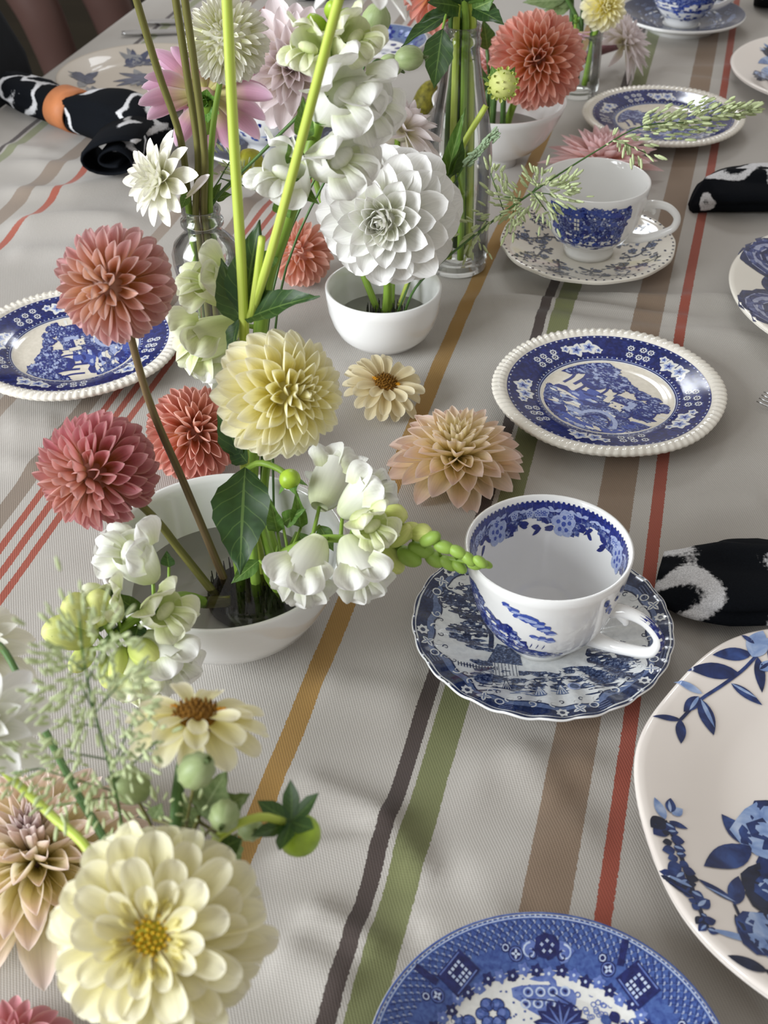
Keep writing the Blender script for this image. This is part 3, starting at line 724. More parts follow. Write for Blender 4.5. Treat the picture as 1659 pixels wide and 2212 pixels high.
IO.stroke([(R_(-112), .0235), (R_(-98), .0225)], .0012, 0, 6); IO.stroke([(R_(-130), .026), (R_(-120), .0225)], .0016, 0, 6)
cup((.1847, 1.0085), .0072, prC, .0028, 'white teacup with a blue cottage scene, on the blossom-branch saucer', R_(-14), (.048, .016), None, IO, None, 'white_glaze', 1.15, False, 'blue and white teacups')
th = thing('branch_saucer', 'off-white saucer printed with dark blue blossom branches', 'saucer', (.1826, 1.0058, 0), 'teacup saucers')
topC = [(0, .0066), (.015, .0066), (.022, .0066), (.025, .0074), (.033, .0082), (.045, .0108), (.056, .0140), (.066, .0172), (.073, .0195), (.0758, .0196), (.0763, .0188)]
zC = zprof(topC)
def frC(r, z, a): return r*(1+.006*math.cos(12*a)*max(0, (r-.055)/.02))
lathe('saucer_body', dish(topC, .003, .042), 144, MT['cream_glaze'], th, W[th], frC)
I = Ink(); rng = random.Random(3)
for k in range(9):
    a = 2*PI*k/9+.2; r = .030; pts = []
    for j in range(6):
        pts.append(arc_pt(r+.0085*j, a+.16*j+.10*math.sin(j*1.9+k)))
    pts = [p for p in pts if math.hypot(*p) < .072]
    I.stroke(pts, .0026, 5, 1, None, True)
    for p in pts[1:]:
        for j in range(5):
            d = rng.uniform(0, 6.28); x, y = p[0]+.005*math.cos(d), p[1]+.005*math.sin(d)
            if math.hypot(x, y) > .069: continue
            I.stroke([p, (x, y)], .0007, 5, 1, 2); I.leaf(x, y, .0042, .0018, d+rng.uniform(-.8, .8), rng.choice((5, 6)), 2)
            I.leaf(x, y, .0035, .0014, d+rng.uniform(-1.5, 1.5), rng.choice((5, 6)), 2)
    for rr_ in (.040, .057):
        x, y = arc_pt(rr_, a+.30+rr_*3)
        for j in range(5): I.blob(x+.0024*math.cos(j*1.257), y+.0024*math.sin(j*1.257), .0018, 6, 2, rng, .2, 8); I.ring(x+.0024*math.cos(j*1.257), y+.0024*math.sin(j*1.257), .0018, .0004, 5, 3, 8)
        I.blob(x, y, .0009, 5, 4, rng, .1)
for k in range(170):
    a = rng.uniform(0, 6.28); I.leaf(*arc_pt(rng.uniform(.030, .068), a), .0046, .0020, rng.uniform(0, 6.28), rng.choice((5, 5, 6)), 1)
for k in range(66):
    a = 2*PI*k/66; x, y = arc_pt(.0740, a); I.blob(x, y, .0011, 5, 1, rng, .4, 6)
I.build('printed_branches', INKS+[GD, GM], th, W[th], plate_map(zC), .0002)
# cup D with saucer, at the far side
prD = [(.0215, .0), (.0225, .004), (.023, .008), (.0285, .013), (.0345, .021), (.0395, .031), (.0425, .042), (.0450, .053), (.0462, .062), (.0468, .068)]
rng = random.Random(21); IO = Ink()
for i in range(60):
    for k in range(5): IO.poly([(R_(-180+6*(i+x)), .0125+.0105*(k+y)) for x, y in ((0, 0), (1, 0), (1, 1), (0, 1))], 4, 0)
for i in range(300):
    cloud(IO, rng.uniform(-PI, PI), rng.uniform(.011, .064), rng.uniform(.05, .12), rng.uniform(.0012, .0026), rng.choice((4, 4, 0, 1, 1, 2)), rng.randint(1, 3), rng)
for i in range(12): cloud(IO, rng.uniform(-PI, 0), rng.uniform(.03, .05), .05, .0016, 3, 4, rng)
def dark_saucer(loc, label):
    th = thing('dark_blue_saucer', label, 'saucer', (loc[0], loc[1], 0), 'teacup saucers')
    tp = [(0, .0062), (.015, .0062), (.022, .0062), (.025, .007), (.033, .0078), (.045, .0104), (.056, .0138), (.066, .0174), (.074, .0204), (.0778, .0210), (.0786, .0202)]
    lathe('saucer_body', dish(tp, .003, .042), 96, MT['white_glaze'], th, W[th])
    I = Ink(); rng = random.Random(14)
    I.band(.024, .0775, 5, 0, 72, k=5)
    for i in range(160):
        a = rng.uniform(0, 6.28); I.blob(*arc_pt(rng.uniform(.030, .072), a), rng.uniform(.003, .006), rng.choice((4, 6, 5, 4)), 1, rng, .3, 8, 1.5, .6, a+PI/2)
    for i in range(46):
        a = rng.uniform(0, 6.28); I.blob(*arc_pt(rng.uniform(.030, .055), a), .0026, rng.choice((3, 2)), 2, rng, .3, 7, 1.5, .5, a+PI/2)
    I.band(.0745, .0772, 5, 2, 72, k=1)
    I.build('printed_scene', [BL, BM, BP, GW, GE, GD, GM], th, W[th], plate_map(zprof(tp)), .0002)
    return th
dark_saucer((.390, 1.6363), 'dark blue printed saucer under the far blue teacup')
cup((.390, 1.6363), .0068, prD, .0028, 'teacup printed all over in cobalt blue, beyond the grass-covered plate', R_(10), (.048, .016), None, IO, None, 'white_glaze', 1.1, False, 'blue and white teacups')
# cup and saucer hidden behind the bottle flowers
pc = T(585, 330)
dark_saucer((pc.x, pc.y), 'dark blue printed saucer behind the bottle of pink and white dahlias')
IO2 = Ink(); rng = random.Random(31)
for i in range(220):
    cloud(IO2, rng.uniform(-PI, PI), rng.uniform(.018, .060), rng.uniform(.04, .10), rng.uniform(.001, .0024), rng.choice((4, 4, 0, 1, 2, 3)), rng.randint(1, 3), rng)
cup((pc.x, pc.y), .0068, prD, .0028, 'blue printed teacup half hidden behind the pink dahlia seen from the back', R_(150), (.048, .016), None, IO2, None, 'white_glaze', 1.1, False, 'blue and white teacups')

# ------------------------------------------------------------------ wavy plate with watercolour sprays
c = V((.2585, .3840, 0))
th = thing('wavy_rim_plate', 'large wavy-rimmed white plate with navy watercolour leaf sprays by the black napkin', 'plate', c)
topW = [(0, .0075), (.04, .0075), (.075, .0078), (.088, .0088), (.095, .0105), (.105, .0138), (.115, .0168), (.124, .0192), (.130, .0208), (.1335, .0214), (.1352, .0208), (.1358, .0196)]
zW = zprof(topW)
def wob(a): return .010*math.cos(8*a+2.4)
def frW(r, z, a): return r*(1+wob(a)*max(0, (r-.085)/.05)**1.5)
def fzW(r, z, a): return z+.0008*math.cos(8*a+2.4)*max(0, (r-.085)/.05)
lathe('plate_body', dish(topW, .0045, .075), 200, MT['warm_glaze'], th, W[th], frW, fzW)
I = Ink(); rng = random.Random(2)
def zc(x, y):
    u, v = 1340+x/2.765, 1340+y/2.765; p = T(u, v, .012)
    for _ in range(3): p = T(u, v, zW(math.hypot(p.x-c.x, p.y-c.y)))
    return p.x-c.x, p.y-c.y
def lf(x0, y0, x1, y1, wd, col, l=2, bend=0.0):
    a, b = zc(x0, y0), zc(x1, y1); dx, dy = b[0]-a[0], b[1]-a[1]; L = math.hypot(dx, dy)
    I.leaf(a[0], a[1], L, L*wd, math.atan2(dy, dx), col, l, 8, bend)
    if rng.random() < .4: I.leaf(a[0], a[1], L*.8, L*wd*.30, math.atan2(dy, dx)+.12, 1 if col == 0 else 0, l+1, 6, bend)
def sk(pts, wd, col, l=1): I.stroke([zc(*p) for p in pts], wd, col, l)
sk([(360, 595), (470, 480), (600, 395), (720, 310), (800, 230), (900, 120)], .0018, 0)
for a in [(365, 597, 190, 578, .24, 0), (360, 595, 362, 742, .36, 0), (480, 470, 558, 690, .40, 0), (470, 455, 378, 548, .42, 0), (490, 440, 318, 368, .30, 1), (705, 318, 400, 298, .36, 0), (785, 205, 548, 212, .36, 0), (660, 380, 848, 512, .30, 0), (820, 225, 846, 438, .28, 0), (785, 225, 850, 70, .60, 1), (800, 145, 715, 108, .36, 0), (830, 300, 930, 250, .5, 1), (880, 180, 980, 330, .4, 0), (900, 120, 1010, 60, .4, 0), (860, 120, 990, 160, .5, 1)]: lf(*a)
sk([(265, 1195), (335, 1330), (400, 1520), (455, 1680), (520, 1850)], .0022, 2)
for i in range(30):
    f = i/29; x, y = 265+255*f**1.1, 1190+660*f; d = 38 if i % 2 else -38
    lf(x, y, x+d*rng.uniform(1, 2.2), y+rng.uniform(-40, 50), .85, rng.choice((0, 0, 2)), 2)
for a in [(270, 1190, 203, 1060, .42, 1), (300, 1150, 300, 1065, .6, 0), (310, 1160, 372, 1130, .7, 1), (290, 1200, 405, 1248, .36, 0), (430, 1600, 232, 1490, .42, 0), (440, 1660, 240, 1520, .3, 2)]: lf(*a)
for a in [(785, 1350, 603, 1160, .5, 0), (785, 1352, 498, 1470, .42, 0), (690, 1690, 458, 1545, .22, 0), (680, 1705, 705, 1530, .42, 0), (745, 1890, 682, 1760, .36, 2), (810, 1925, 530, 1850, .18, 1), (882, 2100, 636, 2010, .36, 2), (870, 1500, 795, 1490, .8, 2), (850, 1420, 900, 1520, .5, 2), (1050, 2200, 850, 2080, .3, 2), (900, 1760, 800, 1760, .4, 0)]: lf(*a)
sk([(680, 1700), (740, 1830), (800, 1920), (890, 2010)], .0016, 2)
for x, y, r, col in [(870, 1260, .016, 1), (900, 1180, .012, 0), (925, 1290, .013, 1), (880, 1600, .014, 2), (930, 1650, .014, 2), (860, 1880, .013, 0), (920, 1900, .014, 1), (1010, 1450, .016, 0), (1050, 1300, .014, 1)]:
    x, y = zc(x, y)
    I.blob(x, y, r, col, 2, rng, .16, 12); I.blob(x+.002, y, r*.6, 1 if col == 0 else 0, 3, rng, .3, 9); I.blob(x, y+.001, r*.3, 1, 4, rng, .3, 8)
# sprays on the far side of the plate
for k in range(3):
    a0 = R_(60-70*k); pts = [arc_pt(.05+.012*j, a0+.12*j) for j in range(6)]
    I.stroke(pts, .0018, 0, 1)
    for j, p in enumerate(pts): I.leaf(p[0], p[1], .020, .007, a0+1.2*(1 if j % 2 else -1), rng.choice((0, 1, 2)), 2)
I.build('painted_sprays', [NV, NL, NB], th, W[th], plate_map(zW, fzW, lambda r, a: wob(a)*max(0, (r-.085)/.05)**1.5), .0004, .00006)

# ------------------------------------------------------------------ willow style plate
c = V((.0650, .2550, 0))
th = thing('chinoiserie_plate', 'blue transferware plate with lattice border and willow garden centre', 'plate', c)
topP = [(0, .0065), (.03, .0065), (.045, .0068), (.0495, .0078), (.0525, .0100), (.058, .0128), (.066, .0160), (.073, .0190), (.0765, .0202), (.0772, .0194)]
zP = zprof(topP)
lathe('plate_body', dish(topP, .003, .045), 160, MT['white_glaze'], th, W[th])
I = Ink(); rng = random.Random(9)
PB = ink('willow_blue', [(0.35, '2e4488'), (0.65, '4a65a4')], 400); PD = ink('willow_dark', [(0.35, '0f154c'), (0.65, '1b2668')], 400)
PR_ = ink('willow_pale', [(0.3, 'a9bce0'), (0.7, 'd4deee')], 300); PM = ink('willow_mid', [(0.3, '4a5fa8'), (0.7, '7488c2')], 300)
I.band(.0522, .0768, 1, 0, 120, k=5); I.band(.0758, .0768, 1, 1, 120, k=1); I.band(.0742, .0746, 2, 1, 120, k=1)
for i in range(190):
    a = 2*PI*i/190
    I.poly([arc_pt(.0750, a-.008), arc_pt(.0757, a), arc_pt(.0750, a+.008), arc_pt(.0748, a)], 2, 1)
NA = 104
for i in range(NA):
    for k in range(5):
        a = 2*PI*(i+.5*(k % 2))/NA; r = .0645+.0020*k
        I.poly([arc_pt(r+.0010, a-.020), arc_pt(r+.0003, a-.009), arc_pt(r+.0010, a+.002), arc_pt(r-.0010, a-.009)], 2, 2); 
        I.stroke([arc_pt(r+.0011, a-.022), arc_pt(r-.0009, a), arc_pt(r+.0011, a+.022)], .00032, 0, 3, 2)
for i in range(9):
    a = 2*PI*i/9+R_(85)
    kind = i % 3
    if kind == 0:      # medallion
        for j in range(7): I.blob(*arc_pt(.0625+.0022*math.cos(j*.9), a+.045*math.sin(j*.9)), .0033, 0, 5, rng, .15)
        I.blob(*arc_pt(.0625, a), .0042, 0, 5, rng, .05)
        for j in range(5): I.flower(*arc_pt(.0625+.0023*math.cos(j*1.26), a+.04*math.sin(j*1.26)), .0009, 4, 2, 3, 7)
        for s in (-1, 1):
            I.blob(*arc_pt(.0612, a+s*.125), .0042, 3, 4, rng, .2); I.scroll(*arc_pt(.0606, a+s*.125), .0036, a, 2, .0009, 5, 1.1, s); I.scroll(*arc_pt(.0590, a+s*.115), .0024, a, 0, .0011, 6, 1.1, -s)
    else:              # key-fret block with little white squares, set askew
        sk_ = .25 if kind == 1 else -.25
        x0, y0 = arc_pt(.0612, a); ca, sa = math.cos(a+sk_), math.sin(a+sk_)
        def kq(p, q_): return x0+p*ca-q_*sa, y0+p*sa+q_*ca
        I.poly([kq(-.006, -.008), kq(.006, -.008), kq(.006, .008), kq(-.006, .008)], 0, 5)
        for m_ in range(4):
            for n_ in range(4):
                if m_ == 2 and n_ in (1, 2): continue
                I.poly([kq(-.0042+.0021*m_, -.0042+.0021*n_), kq(-.0029+.0021*m_, -.0042+.0021*n_), kq(-.0029+.0021*m_, -.0029+.0021*n_), kq(-.0042+.0021*m_, -.0029+.0021*n_)], 2, 6)
        I.stroke([kq(.0052, -.0068), kq(.0052, .0068)], .0006, 3, 6); I.stroke([kq(-.005, -.0068), kq(-.005, .0068)], .0006, 3, 6)
        I.stroke([arc_pt(.0635, a+.17), arc_pt(.0742, a+.21)], .0030, 0, 4)
    x, y = arc_pt(.0600, a+.235); I.blob(x, y, .0033, 0, 5, rng, .03, 14); I.ring(x, y, .0026, .0005, 3, 6); I.flower(x, y, .0022, 4, 2, 0, 6, a, .5)
    x, y = arc_pt(.0632, a+.30); I.blob(x, y, .0020, 0, 5, rng, .03, 12); I.ring(x, y, .0013, .0005, 2, 6, 8)
for i in range(60):
    a = 2*PI*i/60; x, y = arc_pt(.0530+.0010*math.sin(i*2.1), a)
    I.flower(x, y, .0030, 5, 0 if i % 2 else 3, 2, 3)
I.band(.0002, .0536, 4, 0, 72, k=6)
# garden: fruit tree of round globes, big leaf, blossom cloud, pagoda roofs
def g(x, y): return x*.0545, y*.0545
I.blob(*g(.05, .78), .0105, 3, 1, rng, .2, 14, 1.3, .8)
for i in range(40):
    x, y = g(-.05+rng.uniform(-.28, .28), .74+rng.uniform(-.16, .18)); I.blob(x, y, .0006, 1, 2, rng, .2, 5)
for i in range(7):
    x, y = g(-.08+.10*(i % 4)-.03*(i//4), .82-.10*(i//4)); I.ring(x, y, .0019, .0008, 2, 4); I.blob(x, y, .0008, 0, 4, rng)
I.stroke([g(.3, .68), g(.1, .74), g(-.1, .76)], .0006, 0, 5); I.stroke([g(.3, .68), g(.1, .82)], .0006, 0, 5)
for cx, cy in ((-.62, .50), (-.38, .64), (-.55, .30), (-.35, .40), (-.75, .25), (-.60, .05), (-.30, .15)):
    for j in range(6):
        x, y = g(cx+.085*math.cos(j*1.05), cy+.085*math.sin(j*1.05)); I.blob(x, y, .0030, 1, 2+j % 2, rng, .06, 12); I.blob(x-.0006, y+.0006, .0016, 3, 4, rng, .1, 9)
        I.ring(x, y, .0030, .0004, 0, 4, 12)
I.stroke([g(-.7, .1), g(-.4, .25), g(-.2, .38), g(.1, .40), g(.3, .42)], .0014, 0, 3); I.stroke([g(-.4, .3), g(-.1, .46), g(.2, .46)], .0009, 1, 3)
for j in range(11):
    a = R_(-40+26*j); I.leaf(*g(.16, .52), .0125, .0062, a, 0, 4); I.leaf(*g(.16, .52), .0105, .0010, a, 3, 5)
for i in range(60):
    x, y = g(rng.uniform(.2, .68), rng.uniform(.38, .80))
    if math.hypot(x, y) < .050: I.ring(x, y, .0011, .0005, 3, 2, 8)
for r_ in range(5):
    for j in range(9):
        x, y = g(.50+.07*r_, .62-.11*j+.02*r_)
        if math.hypot(x, y) < .0500: I.leaf(x, y, .0062, .0048, R_(-70), 0 if (r_+j) % 2 else 1, 4)
for j in range(5): I.poly([g(.05+.12*j, .2-.05*j), g(.17+.12*j, .2-.05*j), g(.15+.12*j, .08-.05*j), g(.05+.12*j, .08-.05*j)], j % 2, 4)
for i in range(160):
    x, y = g(rng.uniform(-.9, .9), rng.uniform(-.9, .15))
    if math.hypot(x, y) < .049: I.blob(x, y, rng.uniform(.001, .003), rng.choice((0, 1, 3, 2)), 2, rng, .3, 7)
I.build('printed_pattern', [PD, PB, PR_, PM, BW], th, W[th], plate_map(zP), .0002, .00005)

# ------------------------------------------------------------------ dark floral plate (right), pale painted plates, small blue plate
def floral_plate(name, label, c, R, mat, fn, inks, rz=0.0, group=None):
    th = thing(name, label, 'plate', (c[0], c[1], 0), group, rz); k = R/.13
    top = [(r*k, z) for r, z in [(0, .0075), (.04, .0075), (.08, .0078), (.089, .009), (.094, .0112), (.104, .0142), (.116, .0172), (.125, .0194), (.1285, .02), (.13, .0192)]]
    lathe('plate_body', dish(top, .004, R*.6), 128, MT[mat], th, W[th])
    I = Ink(); fn(I, R, random.Random(6)); I.build('printed_flowers', inks, th, W[th], plate_map(zprof(top)), .00022, .00006)
    return th
FB = ink('indigo_petal', [(0.3, '232b52'), (0.5, '39447a'), (0.7, '6c78a8')], 160, 4); FD = ink('indigo_dark', [(0.3, '161d3c'), (0.6, '2a345f'), (0.8, '55608e')], 160, 4); FP = ink('indigo_pale', [(0.3, '8088ae'), (0.7, 'b6bbcf')], 160, 4)
def peonies(I, R, rng):
    for cx, cy, s in [(-.72, .30, .30), (-.62, -.38, .33), (-.1, .75, .34), (-.1, -.78, .32), (.5, .6, .33), (.6, -.5, .34), (.85, .05, .28), (-.25, .05, .3), (.25, .1, .3), (.15, -.35, .25)]:
        for ring, n, rr in ((0, 9, 1.0), (1, 8, .78), (2, 7, .55), (3, 5, .32)):
            for i in range(n):
                a = 2*PI*i/n+ring*.4+rng.uniform(-.15, .15); x, y = cx*R+s*R*rr*.62*math.cos(a), cy*R+s*R*rr*.62*math.sin(a)
                if math.hypot(x, y) > R*.93: x, y = x*R*.93/math.hypot(x, y), y*R*.93/math.hypot(x, y)
                I.blob(x, y, s*R*rr*.36, (1, 0, 0, 2)[ring], 1+ring*3, rng, .18, 11, 1, .75, a+PI/2); I.blob(x, y, s*R*rr*.22, (0, 2, 1, 1)[ring], 2+ring*3, rng, .35, 9, 1.3, .5, a+PI/2)
                I.stroke([(x+s*R*rr*.2*math.cos(a+1.2), y+s*R*rr*.2*math.sin(a+1.2)), (x+s*R*rr*.08*math.cos(a), y+s*R*rr*.08*math.sin(a)), (x+s*R*rr*.2*math.cos(a-1.2), y+s*R*rr*.2*math.sin(a-1.2))], .0012, 2, 3+ring*3, 4)
        for i in range(7):
            a = rng.uniform(0, 6.28); x, y = cx*R+s*R*.75*math.cos(a), cy*R+s*R*.75*math.sin(a)
            if math.hypot(x, y) < R*.72: I.leaf(x, y, s*R*.7, s*R*.36, a+rng.uniform(-.6, .6), 1, 1)
floral_plate('peony_plate', 'cream plate crowded with dark indigo peonies beside the slim black napkin', (.4170, .9045), .13, 'cream_glaze', peonies, [FB, FD, FP], -.35)
def sprays(I, R, rng):
    for cx, cy, s, a0 in [(-.70, .10, .5, 2.6), (-.25, -.55, .5, 4.2), (.4, .5, .5, .6), (.1, .1, .45, 2.0), (.5, -.4, .45, 5.5), (-.35, .62, .5, 1.9)]:
        for j in range(9):
            a = a0+rng.uniform(-1.9, 1.9); x, y = cx*R, cy*R; L = s*R*rng.uniform(.5, .9)
            tx, ty = x+L*math.cos(a), y+L*math.sin(a)
            if math.hypot(tx, ty) > R*.96: L *= .5
            I.leaf(x, y, L, L*.30, a, rng.choice((0, 0, 1, 2)), 1+j % 3, bend=rng.uniform(-.2, .2))
        for j in range(6): I.blob(cx*R+rng.uniform(-.07, .07)*R, cy*R+rng.uniform(-.07, .07)*R, R*.075, rng.choice((0, 1, 2)), 4+j % 2, rng, .25, 10)
floral_plate('painted_plate', 'pale plate with navy brushed leaves beside the far blue teacup', (.5365, 1.4271), .13, 'warm_glaze', sprays, [NV, NL, NB], .2, 'brushed leaf plates')
tl = T(311, 163, .015)
GR1 = ink('grey_violet_wash', [(0.3, '33384c'), (0.7, '4b5068')], 60, 3); GR2 = ink('grey_wash', [(0.3, '6a6b70'), (0.7, '8b8b8c')], 60, 3)
MT['greige'] = glaze('greige_stoneware', 'b8ad9e', .45)
floral_plate('flower_plate', 'greige plate with violet-grey brushed flowers under the ringed napkin', (tl.x, tl.y), .10, 'greige', sprays, [GR1, GR2, GR1], 1.0, 'brushed leaf plates')
bp = T(822, 92, .015)
def speck(I, R, rng):
    I.band(R*.55, R*.97, 1, 0, 64, k=3)
    for i in range(70):
        a = rng.uniform(0, 6.28); I.blob(*arc_pt(R*rng.uniform(.6, .92), a), R*.05, rng.choice((0, 2, 0)), 1, rng, .3, 7)
    for i in range(9): I.blob(*arc_pt(R*.36, i*.7), R*.07, 0, 1, rng, .2, 9)
floral_plate('small_blue_plate', 'small blue-bordered plate beyond the white snapdragon', (bp.x, bp.y), .058, 'white_glaze', speck, [BL, GM, BP], 0)
ps = T(640, 320, .01)

# ------------------------------------------------------------------ bowls, flower frogs, bottles
def bowl(name, label, c, prof, wall, n=96, water=None):
    th = thing(name, label, 'bowl', (c[0], c[1], 0), 'white flower bowls')
    R, Hh = prof[-1]
    inn = [(R-.0010, Hh+.0007), (R-.0024, Hh+.0002)]+[(max(r-wall, .004), max(z, prof[0][1]+.0075)) for r, z in reversed(prof[:-1]) if z > .009]
    pr = [(.0001, .0030), (prof[0][0]-.004, .0030), (prof[0][0]-.002, 0)]+prof+inn+[(inn[-1][0]*.6, inn[-1][1]-.0012), (.0001, inn[-1][1]-.0016)]
    vs, fs = lathe_data(pr, n, closed=False); link('bowl_body', mesh('bowl_body', vs, fs), th, W[th], MT['white_glaze'])
    zin = inn[-1][1]-.0016
    if water:
        rw = zprof([(z, r) for r, z in prof])(water)-wall+.0004
        vs = [(0, 0, water)]+[(rw*math.cos(2*PI*i/64), rw*math.sin(2*PI*i/64), water) for i in range(64)]
        o = link('water', mesh('water', vs, [(0, 1+i, 1+(i+1) % 64) for i in range(64)]), None, W[th], MT['water'])
        tag(o, 'still water in the '+label, 'water')
    return th, zin
def kenzan(c, z, r, label, hpin=.012, n_r=7):
    th = thing('flower_frog', label, 'flower frog', (c[0], c[1], z), 'pin flower frogs')
    lathe('base', [(.0001, .0), (r*.97, .0), (r, .001), (r, .006), (r*.96, .0075), (.0001, .0075)], 40, MT['kenzan'], th, W[th], closed=False)
    parts = []; rng = random.Random(int(r*1e5))
    for k in range(n_r):
        rr = r*.92*k/(n_r-1); m = max(1, int(2*PI*k*1.05))
        for j in range(m):
            a = 2*PI*j/m+k*.5; x, y = rr*math.cos(a), rr*math.sin(a)
            parts.append(tube_data([(x, y, .007), (x+rng.uniform(-.0008, .0008), y+rng.uniform(-.0008, .0008), .0075+hpin)], [.00062, .0003], 5, 1))
    o = link('pins', mesh('pins', *join(parts)), th, W[th], MT['kenzan']); o['kind'] = 'stuff'
    return th
BC1 = V((-.0918, .5468, 0)); BC2 = V((.0023, .872, 0)); BC3 = V((.1206, 1.2236, 0))
bowl('wide_bowl', 'wide white footed bowl of dahlias and snapdragons on a dark pin frog', BC1, [(.034, 0), (.0345, .003), (.034, .0065), (.044, .010), (.0535, .0185), (.0605, .030), (.0655, .042), (.0690, .0535), (.0700, .0575), (.0701, .0600)], .0045, 120, .030)
K1 = V((-.0800, .5560, 0)); kenzan(K1, .0104, .0265, 'round pin frog in the wide bowl', .009, 7)
bowl('small_bowl', 'small round white bowl below the big white dahlia', BC2, [(.021, 0), (.0225, .002), (.0300, .0055), (.0368, .0125), (.0412, .0215), (.0440, .032), (.0452, .0425), (.0456, .05)], .0035, 96, .022)
kenzan((.004, .876), .0113, .017, 'small pin frog in the small round bowl', .010, 6)
bowl('rice_bowl', 'white footed rice bowl below the salmon ball dahlia', BC3, [(.0205, 0), (.0205, .007), (.024, .0095), (.0385, .018), (.0510, .0315), (.0590, .0455), (.0645, .058), (.0668, .065)], .0035, 96, .034)
kenzan((.1190, 1.2236), .0105, .020, 'pin frog in the footed rice bowl', .011, 6)
def bottle(name, label, c, prof, facet=0, wall=.0018, group='glass bottle vases', zs=1.0):
    prof = [(r, z*zs) for r, z in prof]; th = thing(name, label, 'vase', (c[0], c[1], 0), group)
    def fr(r, z, a):
        if facet and .004 < z < prof[-1][1]*.74:
            q = (a % (2*PI/facet))-PI/facet; return r*(.93+.07/math.cos(q)*math.cos(PI/facet)) if facet > 5 else r
        return r
    pr = [(.0001, .0015)]+prof+[(prof[-1][0]-wall*.5, prof[-1][1]+.0008)]+[(max(r-wall, .003), max(z, .005)) for r, z in reversed(prof[1:])]+[(.0001, .0048)]
    vs, fs = lathe_data(pr, 64, fr, closed=False); link('glass_body', mesh('glass_body', vs, fs), th, W[th], MT['glass'])
    return th
BL_ = V((-.1298, .848, 0)); BM_ = V((.0672, .9990, 0)); BT_ = V((.228, 1.412, 0)); BF_ = V((-.079, .232, 0))
bottle('shouldered_bottle', 'clear faceted glass bottle holding the pink and white dahlias', BL_, [(.0165, 0), (.0185, .002), (.0190, .02), (.0215, .060), (.0250, .086), (.0252, .093), (.0225, .101), (.0160, .1075), (.0138, .1105), (.0136, .1140), (.0158, .1160), (.0158, .1190), (.0140, .1205), (.0138, .1245), (.0146, .1262), (.0143, .1280)], 8)
bottle('milk_bottle', 'tall clear glass milk bottle full of green stems', BM_, [(.0235, 0), (.0262, .002), (.0268, .02), (.0272, .07), (.0275, .105), (.0262, .125), (.0215, .148), (.0178, .168), (.0152, .186), (.0141, .196), (.0150, .199), (.0152, .2025), (.0142, .2045), (.0142, .2075), (.0151, .2095), (.0148, .2135)], zs=.9726)
bottle('straight_vase', 'straight clear glass jar with pale yellow dahlia behind the salmon dahlia', BT_, [(.021, 0), (.0228, .002), (.0232, .02), (.0232, .06), (.0225, .085), (.0232, .0985)], zs=.72)
bottle('slim_bottle', 'clear glass bottle under the large cream zinnia', BF_, [(.0205, 0), (.0225, .002), (.0230, .02), (.0230, .085), (.0205, .098), (.0150, .108), (.0140, .118), (.0145, .122)], zs=.87)
def inb(c, ang, zm, r=.0088, rb=.0080):      # a stem's way through a bottle: foot, neck, mouth
    a = math.radians(ang); d = V((math.cos(a), math.sin(a), 0))
    return [V((c[0], c[1], .012))+d*rb, V((c[0], c[1], zm*.82))+d*r, V((c[0], c[1], zm+.003))+d*r]

# ------------------------------------------------------------------ flower building blocks
def petal_mesh(name, wb=.3, pk=.58, tip=2.0, cup0=.8, cup1=.8, curl=0.0, wave=0.0, nu=4, nv=6, notch=0.0, seed=0):
    """unit petal along +Y, concave side +Z; wb base width, pk widest point, tip exponent (2 round, 1.2 pointed), cup angle, curl along its length"""
    vs, uv, fs = [], [], []; rg = random.Random(seed)
    ph = rg.uniform(0, 6.28)
    for j in range(nv+1):
        v = 1-(1-j/nv)**1.6
        if v < pk: s_ = v/pk; w_ = wb+(1-wb)*(s_*s_*(3-2*s_))**.8
        else:
            s_ = (v-pk)/(1-pk); w_ = max(.03, (1-s_**tip)**(1/min(tip, 2.0)) if s_ < 1 else .03)
        ca = cup0+(cup1-cup0)*v
        if abs(curl) > 1e-3: y0, z0 = math.sin(curl*v)/curl, (1-math.cos(curl*v))/curl
        else: y0, z0 = v, 0
        nz_, ny_ = math.cos(curl*v), -math.sin(curl*v)
        for i in range(nu+1):
            u = -1+2*i/nu; a = u*ca; w2 = w_*.5
            if abs(ca) > 1e-3: x, h = w2*math.sin(a)/ca, w2*(1-math.cos(a))/ca
            else: x, h = w2*u, 0
            h += wave*v*math.sin(u*4.2+ph+v*3)*.5*w2
            dy = -notch*(1-abs(u))*max(0, v-.85)*4*0.3
            vs.append((x, y0+ny_*h+dy, z0+nz_*h)); uv.append((i/nu, v))
    for j in range(nv):
        for i in range(nu): a = j*(nu+1)+i; fs.append((a, a+1, a+nu+2, a+nu+1))
    return mesh(name, vs, fs, uv)
GOLD = PI*(3-math.sqrt(5))
